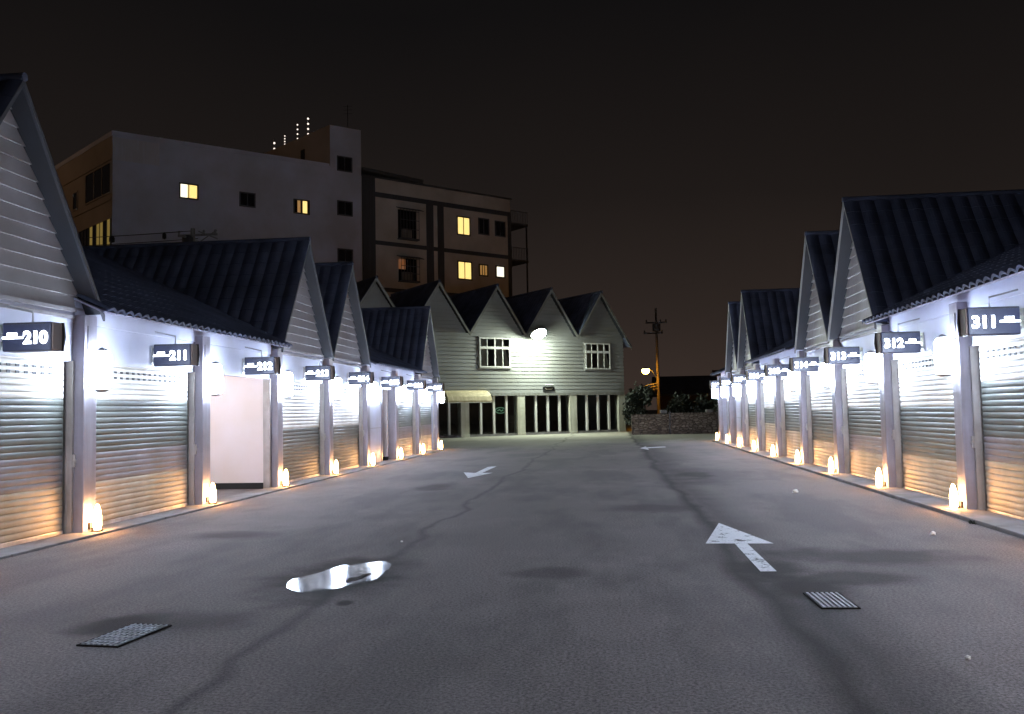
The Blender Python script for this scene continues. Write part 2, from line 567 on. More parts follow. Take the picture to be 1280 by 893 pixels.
# ------------------------------------------------------------------ camera
CAM_H = 1.435
yaw, pitch, roll, fpx = -0.1081, 0.0605, -0.0194, 1119.7
fw = Vector((math.sin(yaw) * math.cos(pitch), math.cos(yaw) * math.cos(pitch), math.sin(pitch)))
rt = Vector((math.cos(yaw), -math.sin(yaw), 0))
up = rt.cross(fw)
r2 = rt * math.cos(roll) + up * math.sin(roll)
u2 = -rt * math.sin(roll) + up * math.cos(roll)
cd = bpy.data.cameras.new('camera')
cam = bpy.data.objects.new('camera', cd)
COL.objects.link(cam)
mw = Matrix((( r2.x, u2.x, -fw.x, 0), (r2.y, u2.y, -fw.y, 0), (r2.z, u2.z, -fw.z, CAM_H), (0, 0, 0, 1)))
cam.matrix_world = mw
cd.sensor_width = 36.0
cd.lens = fpx / 1280 * 36.0
cd.clip_start = 0.05
cd.clip_end = 3000
SC.camera = cam

# ------------------------------------------------------------------ night sky
w = bpy.data.worlds.new('World')
SC.world = w
w.use_nodes = True
nt = w.node_tree
bg = nt.nodes['Background']
tc = nd(nt, 'ShaderNodeTexCoord')
sx = nd(nt, 'ShaderNodeSeparateXYZ')
nt.links.new(tc.outputs['Generated'], sx.inputs[0])
nz = noise(nt, tc.outputs['Generated'], 2.2, 3)
zz = math_n(nt, 'ADD', sx.outputs[2], math_n(nt, 'MULTIPLY', math_n(nt, 'SUBTRACT', nz, 0.5), 0.10))
rc = ramp(nt, zz, [(0.0, (0.040, 0.0275, 0.0225)), (0.09, (0.0265, 0.0190, 0.0160)), (0.22, (0.0135, 0.0103, 0.0092)), (0.42, (0.0056, 0.0050, 0.0052)), (1.0, (0.0038, 0.0038, 0.0044))])
nt.links.new(rc, bg.inputs[0])
bg.inputs[1].default_value = 1.0

# ------------------------------------------------------------------ ground
bm = bmesh.new()
quad(bm, (-400, -60, 0), (400, -60, 0), (400, 900, 0), (-400, 900, 0))
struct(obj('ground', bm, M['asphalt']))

# concrete strips at the foot of the two garage rows
def strip(x0, x1, y0, y1, h):
    bm = bmesh.new()
    y = y0
    while y < y1 - 0.05:
        box(bm, x0, x1, y + 0.004, min(y + 1.65, y1) - 0.004, -0.05, h, 0, 0.012)
        y += 1.65
    return struct(obj('pavement', bm, M['concrete']))
strip(-6.75, -6.33, 0.7, 33.75, 0.03)
strip(4.25, 4.76, 2.39, 38.75, 0.05)

# ------------------------------------------------------------------ garage rows
BAY = 3.3
XL, XR = 6.72, 4.72
RUN = 5.0
EAVE_V, EAVE_Z, RIDGE_Z = 0.47, 2.80, 5.27

def make_unit(side, y0, spec):
    o_ = 1 if side == 'left' else -1          # direction from wall to street along x
    X = -XL if side == 'left' else XR
    gab = spec['gable']
    u = thing('garage_unit', spec['label'], 'garage', (X, y0, 0), 0, spec['group'])
    P = lambda v, y, z: (o_ * v, y, z)
    def bx(bm, v0, v1, ya, yb, z0, z1, mi=0, bev=0):
        box(bm, o_ * v0, o_ * v1, ya, yb, z0, z1, mi, bev)
    last = spec.get('last', False)
    first = spec.get('first', False)
    # --- walls
    def wall(bm):
        bx(bm, -0.12, 0.0, 0.0, BAY, 2.17, 2.79, 0)
        bx(bm, -9.6, -0.12, 0.0, 0.09, 0.12, 2.79, 1)
        bx(bm, -9.6, -0.12, 0.0, 0.08, 0.0, 0.12, 2)
        bx(bm, -9.75, -9.6, 0.0, BAY, 0.0, 2.79, 1)
        bx(bm, -9.6, -0.12, 0.095, BAY - 0.002, 2.73, 2.79, 1)
        if first:
            slab(bm, [P(0, 0, 0), P(0, 0, 2.75), P(-RUN, 0, 5.15), P(-2 * RUN, 0, 2.75), P(-2 * RUN, 0, 0)], (0, -1, 0), 0.1, 0)
        if last:
            slab(bm, [P(0, BAY, 0), P(0, BAY, 2.75), P(-RUN, BAY, 5.15), P(-2 * RUN, BAY, 2.75), P(-2 * RUN, BAY, 0)], (0, 1, 0), 0.1, 0)
    shared((side, 'wall', last, first), 'wall', wall, [M['fascia'], M['interior'], M['dark']], u)
    # --- column(s)
    def column(bm):
        bx(bm, -0.1, 0.16, 0.0, 0.28, 0.0, 2.76, 0, 0.012)
        bx(bm, -0.09, 0.175, -0.015, 0.295, 0.0, 0.025, 0)
        bx(bm, 0.16, 0.172, 0.06, 0.22, 2.3, 2.62, 0)
    shared((side, 'column'), 'column', column, M['column'], u)
    if last:
        shared((side, 'column'), 'column', column, M['column'], u, (0, BAY, 0))
    # --- shutter
    bands = spec.get('bands')
    ya, yb = 0.36, BAY - 0.10
    if bands:
        def shutter(bm):
            pitch_ = 0.077
            z = 0.075
            prof = [(0.0, 0.011), (0.07, 0.0185), (0.30, 0.0220), (0.60, 0.0235), (0.90, 0.0215), (0.95, 0.012), (1.0, 0.011)]
            while z < 2.20:
                zc = z + pitch_ / 2
                mi = 0
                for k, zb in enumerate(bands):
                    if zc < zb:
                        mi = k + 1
                prev = None
                for f, d in prof:
                    row = [bm.verts.new(P(-0.075 + d, ya, z + f * pitch_)), bm.verts.new(P(-0.075 + d, yb, z + f * pitch_))]
                    if prev:
                        fc = bm.faces.new((prev[0], prev[1], row[1], row[0]))
                        fc.material_index = mi
                        fc.smooth = True
                    prev = row
                z += pitch_
            # backing sheet and two rows of vent slots near the top
            bx(bm, -0.10, -0.078, ya - 0.03, yb + 0.03, 0.05, 2.2, 4)
            for zz in (1.998, 2.075):
                y = ya + 0.22
                while y < yb - 0.2:
                    bx(bm, -0.056, -0.0475, y, y + 0.062, zz - 0.014, zz + 0.016, 4)
                    y += 0.155
        key = (side, 'shutter', tuple(bands))
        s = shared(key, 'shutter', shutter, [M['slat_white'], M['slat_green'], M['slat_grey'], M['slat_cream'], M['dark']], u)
        def rail(bm):
            bx(bm, -0.11, -0.10, -0.035, 0.045, 0.0, 2.17, 0)
            bx(bm, -0.10, -0.02, 0.03, 0.045, 0.0, 2.17, 0)
            bx(bm, -0.032, -0.02, 0.005, 0.03, 0.0, 2.17, 0)
        def rail2(bm):
            bx(bm, -0.11, -0.10, -0.045, 0.045, 0.0, 2.17, 0)
            bx(bm, -0.10, 0.03, 0.035, 0.085, 0.0, 2.17, 0)
        shared((side, 'rail'), 'guide_rail', rail, M['rail'], s, (0, 0.285, 0))
        r_ = shared((side, 'rail2'), 'guide_rail', rail2, M['rail'], s, (0, BAY - 0.075, 0))
        def bar(bm):
            bx(bm, -0.09, -0.04, ya, yb, 0.005, 0.075, 0, 0.008)
        shared((side, 'bar'), 'bottom_bar', bar, M['rail'], s)
        def latch(bm):
            bx(bm, 0.03, 0.06, BAY - 0.035, BAY + 0.005, 0.84, 1.0, 0, 0.006)
            bx(bm, 0.06, 0.075, BAY - 0.03, BAY - 0.01, 0.9, 0.94, 0)
        shared((side, 'latch'), 'latch', latch, M['rail'], s)
    elif spec.get('panel'):
        p0, p1 = spec['panel']
        def panel(bm):
            bx(bm, -0.09, -0.05, p0, p1, 0.02, 2.17, 0, 0.006)
            bx(bm, -0.05, -0.044, p0 + 0.02, p1 - 0.02, 1.02, 1.035, 1)
        shared((side, 'panel', p0, p1), 'door_panel', panel, [M['fascia'], M['trim']], u)
        def jamb(bm):
            bx(bm, -0.12, -0.03, p1, p1 + 0.06, 0.0, 2.17, 0, 0.005)
        shared((side, 'jamb', p1), 'door_frame', jamb, M['column'], u)
    else:
        def roll(bm):
            pts = []
            n = 20
            rings = []
            for k in range(n):
                t = 2 * math.pi * k / n
                rings.append((o_ * (-0.32 + 0.17 * math.cos(t)), 2.47 + 0.17 * math.sin(t)))
            a = [bm.verts.new((x, ya, z)) for x, z in rings]
            b = [bm.verts.new((x, yb, z)) for x, z in rings]
            for k in range(n):
                bm.faces.new((a[k], a[(k + 1) % n], b[(k + 1) % n], b[k]))
            bm.faces.new(a); bm.faces.new(b)
        shared((side, 'roll'), 'rolled_shutter', roll, M['slat_white'], u)
        def rail3(bm):
            bx(bm, -0.11, 0.03, BAY - 0.085, BAY - 0.035, 0.0, 2.17, 0)
        shared((side, 'rail3'), 'door_frame', rail3, M['rail'], u)
        def rail4(bm):
            bx(bm, -0.11, -0.02, 0.29, 0.335, 0.0, 2.17, 0)
        shared((side, 'rail4'), 'door_frame', rail4, M['rail'], u)
    # --- roof
    slope = (RIDGE_Z - EAVE_Z) / (RUN + EAVE_V)
    v_e = EAVE_V if not gab else -0.14
    z_e = RIDGE_Z - (v_e + RUN) * slope
    def main_roof(bm):
        tiles(bm, P(v_e, 0, z_e), P(0, BAY, 0), P(-RUN - v_e, 0, RIDGE_Z - z_e), 16, 15 if not gab else 13, 0.045, lip=0.04)
        n = Vector((o_ * slope, 0, 1)).normalized()
        vd = min(v_e - 0.16, -0.01)
        zd = z_e + (v_e - vd) * slope - 0.012
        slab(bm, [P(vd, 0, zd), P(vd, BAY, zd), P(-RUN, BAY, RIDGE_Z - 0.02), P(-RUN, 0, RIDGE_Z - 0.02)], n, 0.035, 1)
        tiles(bm, P(-2 * RUN - 0.4, BAY, EAVE_Z - 0.16), P(0, -BAY, 0), P(RUN + 0.4, 0, RIDGE_Z - EAVE_Z + 0.16), 16, 8, 0.045, 4)
        tube(bm, [P(-RUN, 0, RIDGE_Z + 0.0), P(-RUN, BAY, RIDGE_Z + 0.0)], 0.06, 10)
    shared((side, 'roof', gab), 'roof', main_roof, [M['tile'], M['soffit']], u)
    if not gab:
        def esoff(bm):
            n = Vector((o_ * slope, 0, 1)).normalized()
            ve = EAVE_V - 0.05
            ze = RIDGE_Z - (ve + RUN) * slope - 0.03
            slab(bm, [P(ve, 0, ze), P(ve, BAY, ze), P(0.0, BAY, ze + ve * slope), P(0.0, 0, ze + ve * slope)], n, 0.025)
        shared((side, 'esoff'), 'eave_soffit', esoff, M['eave_light'], u)
        def gutter(bm):
            bx(bm, 0.0, 0.03, 0.0, BAY, 2.66, 2.93, 0)
        shared((side, 'gutter'), 'eave_board', gutter, M['fascia'], u)
    else:
        c = BAY / 2 + spec.get('shift', 0.0)
        hw = BAY / 2
        zb = 2.82
        kx = spec.get('shift', 0.0)
        def span(z):
            k = max(0.0, (RIDGE_Z - 0.08 - z) / (RIDGE_Z - 0.08 - zb))
            return c - hw * k, c + hw * k
        def gsid(bm):
            lap(bm, span, zb, RIDGE_Z - 0.1, 0.18, 0.036, lambda a, d, z: P(0.0 + d, a, z))
            bm.faces.new([bm.verts.new(q) for q in (P(-0.02, c - hw, zb), P(-0.02, c + hw, zb), P(-0.02, c, RIDGE_Z - 0.1))])
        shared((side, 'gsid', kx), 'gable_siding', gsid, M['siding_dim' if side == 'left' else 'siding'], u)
        def gtrim(bm):
            bx(bm, 0.0, 0.05, 0.0, BAY, 2.79, 2.835, 0)
            bx(bm, 0.0, 0.035, 0.0, BAY, 2.70, 2.745, 0)
        shared((side, 'gtrim'), 'trim_band', gtrim, M['trim'], u)
        def groof(bm):
            for sgn in (-1, 1):
                e = P(0.27, c + sgn * (hw + 0.02), 2.80)
                U = Vector(P(-RUN - 0.27, 0, 0))
                V = Vector((0, -sgn * (hw + 0.02), RIDGE_Z - 2.80))
                tiles(bm, e, U, V, 19, 9, 0.03)
            tube(bm, [P(0.28, c, RIDGE_Z + 0.02), P(-RUN, c, RIDGE_Z + 0.02)], 0.05, 10)
        shared((side, 'groof', kx), 'gable_roof', groof, M['tile'], u)
        for sgn in (-1, 1):
            def soff(bm):
                e0 = P(0.24, c + sgn * (hw - 0.005), 2.80)
                e1 = P(-RUN, c + sgn * (hw - 0.005), 2.80)
                r1 = P(-RUN, c, RIDGE_Z - 0.02)
                r0 = P(0.24, c, RIDGE_Z - 0.02)
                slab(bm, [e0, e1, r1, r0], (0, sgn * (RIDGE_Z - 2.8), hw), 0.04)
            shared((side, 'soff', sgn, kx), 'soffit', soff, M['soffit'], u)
            def barge(bm):
                e0 = Vector(P(0.27, c + sgn * (hw + 0.01), 2.775))
                r0 = Vector(P(0.27, c, RIDGE_Z + 0.005))
                dn = Vector((0, 0, -0.08))
                slab(bm, [e0, r0, r0 + dn, e0 + dn], (o_, 0, 0), 0.03)
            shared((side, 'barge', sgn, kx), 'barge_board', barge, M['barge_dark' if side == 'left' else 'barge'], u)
    return u

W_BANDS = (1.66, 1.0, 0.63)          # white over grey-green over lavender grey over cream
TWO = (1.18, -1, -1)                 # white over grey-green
left_specs = [
    (0.7, '208', False, W_BANDS), (4.0, '209', False, W_BANDS), (7.3, '210', True, W_BANDS), (10.6, '211', False, W_BANDS), (13.9, '212', False, None),
    (17.2, '213', True, TWO), (20.5, '214', True, TWO), (23.8, '215', False, 'panel'), (27.1, '216', False, W_BANDS), (30.4, '217', True, W_BANDS)]
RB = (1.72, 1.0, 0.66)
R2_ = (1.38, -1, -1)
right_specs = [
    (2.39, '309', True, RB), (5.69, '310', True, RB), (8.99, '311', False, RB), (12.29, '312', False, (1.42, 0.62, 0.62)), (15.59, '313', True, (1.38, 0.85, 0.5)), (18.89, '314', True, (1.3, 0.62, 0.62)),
    (22.19, '315', False, (1.5, 0.8, 0.8)), (25.49, '316', False, (1.42, 0.9, 0.9)), (28.79, '317', True, (1.5, 0.8, 0.8)), (32.09, '318', True, 'panel2'), (35.39, '319', False, 'panel')]

look = {
    '208': 'low eaved left garage standing beside the viewer, by sign 208',
    '209': 'low eaved left garage just before the nearest tall gable, by sign 209',
    '309': 'gabled right garage standing beside the viewer, by sign 309',
    '310': 'gabled right garage just before the big dark roof, by sign 310',
    '210': 'nearest left garage under a tall grey gable, banded shutter by blue sign 210',
    '211': 'left garage with banded shutter under the long dark eave, by sign 211',
    '212': 'open left garage showing its pale pinkish inside wall, beside sign 212',
    '213': 'gabled left garage directly after the open bay, shutter white above and green below',
    '214': 'second gabled left garage after the open bay, narrow two tone shutter',
    '215': 'left garage with flat pale panel and narrow dark doorway instead of a shutter',
    '216': 'low eaved left garage with banded shutter just past the dark doorway',
    '217': 'farthest left garage, small gable in front of the clapboard cottages',
    '311': 'nearest right garage, banded shutter under the big dark roof, sign 311',
    '312': 'second right garage under the big dark roof, two tone shutter by sign 312',
    '313': 'tall gabled right garage where the big dark roof ends, sign 313',
    '314': 'second tall gabled right garage, right behind the tallest gable',
    '315': 'low eaved right garage just past the pair of tall gables',
    '316': 'low eaved right garage before the farther pair of narrow gables',
    '317': 'nearer garage of the small far pair of gables on the right',
    '318': 'farther garage of the small far pair of gables on the right',
    '319': 'last low garage at the far end of the right row by the stone wall'}

def wall_lamp(x, y, o_, label, grp):
    t = thing('wall_lamp', label, 'lamp', (x, y, 1.85), 0, grp)
    def hou(bm):
        box(bm, 0, o_ * 0.03, -0.06, 0.06, -0.02, 0.44, 0, 0.006)
        box(bm, o_ * 0.03, o_ * 0.06, -0.02, 0.02, 0.40, 0.44, 0)
        lathe(bm, [(0.0, 0.50), (0.03, 0.49), (0.06, 0.465), (0.065, 0.45), (0.05, 0.445)], o_ * 0.15, 0, 0, 18)
        lathe(bm, [(0.0, -0.075), (0.05, -0.07), (0.09, -0.05), (0.095, -0.035), (0.08, -0.03)], o_ * 0.15, 0, 0, 18)
    shared((o_, 'lamp_housing'), 'housing', hou, M['steel'], t)
    def gl(bm):
        lathe(bm, [(0.0, -0.032), (0.085, -0.03), (0.104, 0.02), (0.108, 0.2), (0.104, 0.38), (0.09, 0.42), (0.05, 0.448), (0.0, 0.45)], o_ * 0.15, 0, 0, 14)
    shared((o_, 'lamp_glass'), 'diffuser', gl, M['lamp_cool'], t, None, True)

def base_lamp(x, y, o_, label, grp):
    t = thing('base_lamp', label, 'lamp', (x, y, 0.0), 0, grp)
    def hou(bm):
        box(bm, 0, o_ * 0.03, -0.03, 0.03, 0.06, 0.14, 0, 0.006)
        box(bm, o_ * 0.03, o_ * 0.07, -0.012, 0.012, 0.05, 0.075, 0)
        lathe(bm, [(0.0, 0.034), (0.07, 0.034), (0.07, 0.05), (0.045, 0.055)], o_ * 0.105, 0, 0, 14)
    shared((o_, 'blamp_housing'), 'housing', hou, M['black'], t)
    def gl(bm):
        lathe(bm, [(0.0, 0.055), (0.038, 0.057), (0.050, 0.10), (0.048, 0.22), (0.036, 0.30), (0.016, 0.36), (0.0, 0.37)], o_ * 0.105, 0, 0, 14)
    shared((o_, 'blamp_glass'), 'diffuser', gl, M['lamp_warm'], t, None, True)

def number_sign(side, y, num, label, grp):
    """lit box sign standing out from the wall, face towards the entrance of the yard"""
    o_ = 1 if side == 'left' else -1
    X = -XL if side == 'left' else XR
    t = thing('number_sign', label, 'sign', (X, y, 2.2), 0, grp)
    v0, v1 = 0.06, 0.63
    def body(bm):
        box(bm, o_ * v0, o_ * v1, 0.0, 0.2, 0.0, 0.32, 0, 0.012)
        box(bm, o_ * (v0 + 0.015), o_ * (v1 - 0.06), -0.004, 0.0, 0.295, 0.312, 1)
    shared((side, 'sign_body'), 'case', body, [M['sign_blue'], M['black']], t)
    def cap(bm):
        box(bm, o_ * v1, o_ * (v1 + 0.022), 0.012, 0.188, 0.01, 0.31, 0, 0.01)
        tube(bm, [(o_ * (v1 + 0.015), 0.19, 0.0), (o_ * (v1 + 0.03), 0.2, 0.16), (o_ * (v1 + 0.015), 0.19, 0.32)], 0.02, 8, 1)
    shared((side, 'sign_cap'), 'end_cap', cap, [M['sign_end'], M['black']], t)
    def brk(bm):
        box(bm, 0, o_ * 0.012, 0.04, 0.16, 0.02, 0.30, 0)
        box(bm, o_ * 0.012, o_ * v0, 0.08, 0.12, 0.22, 0.26, 0)
        box(bm, o_ * 0.012, o_ * v0, 0.08, 0.12, 0.06, 0.10, 0)
        tube(bm, [(o_ * 0.35, 0.1, 0.32), (o_ * 0.35, 0.1, 0.44), (o_ * 0.02, 0.1, 0.52)], 0.012, 6)
    shared((side, 'sign_bracket'), 'bracket', brk, M['steel'], t)
    # the lit marks: number, dash and a small raised strip
    if side == 'left':
        xn = v1 - 0.318
        text_obj(num, 0.19, M['digit'], t, (xn, -0.008, 0.085), (R(90), 0, 0), 0.005, 0.007)
        a0, a1 = v0 + 0.005, v1 - 0.325
    else:
        xn = -(v1 - 0.035)
        text_obj(num, 0.19, M['digit'], t, (xn, -0.008, 0.085), (R(90), 0, 0), 0.005, 0.007)
        a0, a1 = -(v1 - 0.345), -(v0 + 0.005)
    def strip_(bm):
        box(bm, a0, a1, -0.012, 0.0, 0.138, 0.162, 0)
        m0, m1 = (a0 + (a1 - a0) * 0.22), (a0 + (a1 - a0) * 0.72)
        for q in range(3):
            l = (m1 - m0) / 3
            box(bm, m0 + q * l + 0.004, m0 + (q + 1) * l - 0.004, -0.012, 0.0, 0.164, 0.205, 0)
    shared((side, 'sign_strip'), 'lit_strip', strip_, M['digit'], t)

for side, specs, grp in (('left', left_specs, 'garages of the left row'), ('right', right_specs, 'garages of the right row')):
    o_ = 1 if side == 'left' else -1
    X = -XL if side == 'left' else XR
    n = len(specs)
    for i, (y0, num, gab, b) in enumerate(specs):
        sp = {'gable': gab, 'label': look[num], 'group': grp, 'last': i == n - 1, 'first': i == 0}
        if num == '210':
            sp['shift'] = 0.26
        if b == 'panel':
            sp['panel'] = (0.33, 2.25)
        elif b == 'panel2':
            sp['panel'] = (0.33, 2.9)
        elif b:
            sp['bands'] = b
        make_unit(side, y0, sp)
        ysign = y0 + (1.90 if side == 'left' else 1.72)
        where = 'left' if side == 'left' else 'right'
        number_sign(side, ysign, num, 'lit navy box sign reading %s on the %s row' % (num, where), 'number signs of the %s row' % where)
    for i in range(n + 1):  # lamps at the unseen nearest bays are assumed, added for foreground light
        y = specs[0][0] + i * BAY + 0.14
        xs = X + o_ * 0.16
        if i == 0:
            pos = 'the first column of the %s row, before sign %s' % (side, specs[0][1])
        elif i == n:
            pos = 'the end column of the %s row, past sign %s' % (side, specs[-1][1])
        else:
            pos = 'the %s row column between signs %s and %s' % (side, specs[i - 1][1], specs[i][1])
        wall_lamp(xs, y, o_, 'bluish white lamp high on ' + pos, 'upper lamps of the %s row' % side)
        base_lamp(xs, y, o_, 'warm foot lamp of ' + pos, 'foot lamps of the %s row' % side)

t = thing('assumed_batten_lamp', 'assumed tube lamp, unseen, on the ceiling inside the open left garage by sign 212', 'lamp', (-XL - 1.7, 13.9 + 1.5, 2.73))  # assumed lamp, out of sight, added to light the inside wall evenly
bm = bmesh.new()
box(bm, -0.62, 0.62, -0.04, 0.04, -0.05, 0.0, 0, 0.006)
obj('fitting', bm, M['white_frame'], t)
bm = bmesh.new()
tube(bm, [(-0.6, 0, -0.075), (0.6, 0, -0.075)], 0.018, 10)
obj('tube', bm, emit('assumed_tube_glow', (1.0, 0.93, 0.92), 210), t)

# ------------------------------------------------------------------ cottages at the end of the yard
AC = R(38)
DC = Vector((math.cos(AC), math.sin(AC), 0))
P0 = Vector((-8.32, 51.0, 0))
CW = 3.83
CE, CR_ = 6.05, 8.85
def cottage(k, label, window=None):
    s0 = -0.0 + CW * k + 0.2
    base = P0 + DC * s0
    t = thing('cottage', label, 'cottage', base, AC, 'clapboard cottages across the end of the yard')
    cx = CW / 2
    hw = CW / 2
    D = 6.2
    # upper floor walls
    bm = bmesh.new()
    def span(z):
        if z <= CE:
            return 0.0, CW
        q = max(0.0, (CR_ - 0.1 - z) / (CR_ - 0.1 - CE))
        return cx - hw * q, cx + hw * q
    lap(bm, span, 2.52, CE, 0.2207, 0.05, lambda a, d, z: (a, -d, z), 0, 0.045)
    lap(bm, span, CE, CR_ - 0.12, 0.215, 0.05, lambda a, d, z: (a, -d, z), 0, 0.045)
    bm.faces.new([bm.verts.new(q) for q in ((0, 0.02, 2.5), (CW, 0.02, 2.5), (CW, 0.02, CE), (cx, 0.02, CR_ - 0.1), (0, 0.02, CE))])
    bm.faces.new([bm.verts.new(q) for q in ((0, D, 0), (CW, D, 0), (CW, D, CE), (cx, D, CR_ - 0.1), (0, D, CE))])
    quad(bm, (0, 0.02, 2.5), (CW, 0.02, 2.5), (CW, D, 2.5), (0, D, 2.5))
    if k == 2:
        quad(bm, (CW, 0.02, 2.5), (CW, D, 2.5), (CW, D, CE), (CW, 0.02, CE))
        quad(bm, (CW, 0.3, 0), (CW, D, 0), (CW, D, 2.5), (CW, 0.3, 2.5))
    if k == -2:
        quad(bm, (0, 0.02, 2.5), (0, D, 2.5), (0, D, CE), (0, 0.02, CE))
        quad(bm, (0, 0.3, 0), (0, D, 0), (0, D, 2.5), (0, 0.3, 2.5))
    obj('wall', bm, M['cot_siding'], t)
    bm = bmesh.new()
    box(bm, 0.0, CW, -0.05, 0.0, 2.36, 2.52, 0)
    box(bm, 0.0, CW, 0.0, 0.4, 2.38, 2.5, 0)
    obj('trim_band', bm, M['cot_trim'], t)
    # roof
    bm = bmesh.new()
    for sgn in (-1, 1):
        tiles(bm, (cx + sgn * (hw + 0.0), -0.42, CE - 0.0), (0, D + 0.5, 0), (-sgn * hw, 0, CR_ - CE), 22, 10, 0.04, 4)
    if k == 2:
        slab(bm, [(CW, -0.42, CE + 0.02), (CW, D, CE + 0.02), (CW + 0.42, D, CE - 0.58), (CW + 0.42, -0.42, CE - 0.58)], (0.5, 0, 0.5), 0.07)
    tube(bm, [(cx, -0.43, CR_ + 0.02), (cx, D, CR_ + 0.02)], 0.09, 8)
    obj('roof', bm, M['tile'], t)
    bm = bmesh.new()
    for sgn in (-1, 1):
        slab(bm, [(cx + sgn * (hw - 0.01), -0.40, CE - 0.01), (cx + sgn * (hw - 0.01), D, CE - 0.01), (cx, D, CR_ - 0.03), (cx, -0.40, CR_ - 0.03)],
             (sgn * (CR_ - CE), 0, hw), 0.05)
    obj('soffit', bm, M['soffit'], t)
    for sgn in (-1, 1):
        bm = bmesh.new()
        e0 = Vector((cx + sgn * hw, -0.42, CE - 0.02))
        r0 = Vector((cx, -0.42, CR_ + 0.03))
        if k == 2 and sgn == 1:
            e0 = Vector((CW + 0.42, -0.42, CE - 0.60))
        slab(bm, [e0, r0, r0 + Vector((0, 0, -0.26)), e0 + Vector((0, 0, -0.20))], (0, -1, 0), 0.03)
        obj('barge_board', bm, M['cot_trim'], t)
    # ground floor: pillar, mullions, glass, dim room
    def pillar(x):
        bm = bmesh.new()
        box(bm, x - 0.27, x + 0.27, -0.03, 0.42, 0.0, 2.36, 0, 0.015)
        box(bm, x - 0.29, x + 0.29, -0.05, 0.44, 0.0, 0.14, 0, 0.01)
        obj('pillar', bm, M['cot_pillar'], t)
    pillar(-0.2 + 0.0)
    if k == 2:
        pillar(CW - 0.22)
    for j, f in enumerate((0.29, 0.52, 0.745)):
        bm = bmesh.new()
        x = -0.2 + f * CW
        box(bm, x - 0.07, x + 0.07, 0.06, 0.2, 0.14, 2.38, 0, 0.01)
        obj('mullion', bm, M['white_frame'], t)
    bm = bmesh.new()
    quad(bm, (0, 0.15, 0.14), (CW, 0.15, 0.14), (CW, 0.15, 2.4), (0, 0.15, 2.4))
    obj('glazing', bm, M['glass'], t)
    bm = bmesh.new()
    box(bm, -0.2 if k > -2 else 0.0, CW if k == 2 else CW - 0.2, 0.02, 0.38, 0.0, 0.13, 0)
    obj('sill', bm, M['concrete'], t)
    bm = bmesh.new()
    quad(bm, (0, 0.4, 0.05), (CW, 0.4, 0.05), (CW, D, 0.05), (0, D, 0.05))
    quad(bm, (0, D - 0.1, 0), (CW, D - 0.1, 0), (CW, D - 0.1, 2.5), (0, D - 0.1, 2.5))
    for q in range(3):
        x = 0.5 + q * 1.15
        box(bm, x, x + 0.75, 2.6, 3.3, 0.70, 0.74, 0)
        for dx in (0.03, 0.70):
            for dy in (2.63, 3.25):
                box(bm, x + dx, x + dx + 0.03, dy, dy + 0.03, 0.05, 0.70, 0)
    obj('room', bm, M['wood'], t)
    if window:
        a, b, z0, z1 = window
        bm = bmesh.new()
        fwid = 0.075
        y0, y1 = -0.12, -0.03
        zm = z0 + (z1 - z0) * 0.66
        for x in (a, b - fwid):
            box(bm, x, x + fwid, y0, y1, z0, z1)
        for z, hh in ((z0, fwid), (z1 - fwid, fwid), (zm - 0.07, 0.14)):
            box(bm, a + fwid, b - fwid, y0 + 0.003, y1, z, z + hh)
        W_ = b - a
        for q, ww in ((0.25, 0.04), (0.5, 0.09), (0.75, 0.04)):
            x = a + W_ * q
            for (za, zb) in ((z0 + fwid, zm - 0.07), (zm + 0.07, z1 - fwid)):
                box(bm, x - ww / 2, x + ww / 2, y0 + 0.006, y1, za, zb)
        wf = obj('window', bm, M['white_frame'], t)
        bm = bmesh.new()
        quad(bm, (a + 0.03, -0.085, z0 + 0.03), (b - 0.03, -0.085, z0 + 0.03), (b - 0.03, -0.085, z1 - 0.03), (a + 0.03, -0.085, z1 - 0.03))
        obj('pane', bm, M['glass'], wf)
        bm = bmesh.new()
        quad(bm, (a + 0.02, -0.057, z0 + 0.02), (b - 0.02, -0.057, z0 + 0.02), (b - 0.02, -0.057, z1 - 0.02), (a + 0.02, -0.057, z1 - 0.02), 1)
        # drawn curtains: left strip and a pulled-aside one on the right
        def cur(x0, x1, x2, x3, n=14):
            prev = None
            for i in range(n + 1):
                f = i / n
                y = -0.064 - 0.008 * (i % 2)
                row = (bm.verts.new((x0 + (x1 - x0) * f, y, z1 - 0.05)), bm.verts.new((x2 + (x3 - x2) * f, y, z0 + 0.05)))
                if prev:
                    bm.faces.new((prev[0], row[0], row[1], prev[1]))
                prev = row
        cur(a + 0.04, a + W_ * 0.24, a + 0.04, a + W_ * 0.24)
        cur(a + W_ * 0.5, a + W_ * 0.78, a + W_ * 0.5, b - 0.05)
        obj('curtain', bm, [M['curtain'], M['dark']], wf, recalc=False)
        bm = bmesh.new()
        box(bm, a - 0.06, a - 0.003, -0.10, -0.005, z0 - 0.07, z1 + 0.06)
        box(bm, b + 0.003, b + 0.06, -0.10, -0.005, z0 - 0.07, z1 + 0.06)
        box(bm, a - 0.003, b + 0.003, -0.095, -0.005, z1 + 0.003, z1 + 0.06)
        box(bm, a - 0.003, b + 0.003, -0.105, -0.005, z0 - 0.07, z0 - 0.003)
        obj('window_surround', bm, M['cot_trim'], wf)
    return t
cottage(-2, 'leftmost clapboard cottage, only its gable tip showing over the left garages')
cottage(-1, 'clapboard cottage partly hidden behind the last left garage')
cottage(0, 'clapboard cottage with white curtained window above a cream awning', (0.78, 2.88, 4.02, 5.78))
cottage(1, 'clapboard cottage carrying the glaring floodlight and small dark plaque')
cottage(2, 'rightmost clapboard cottage with a white window high on its dim wall', (0.75, 2.72, 3.98, 5.63))

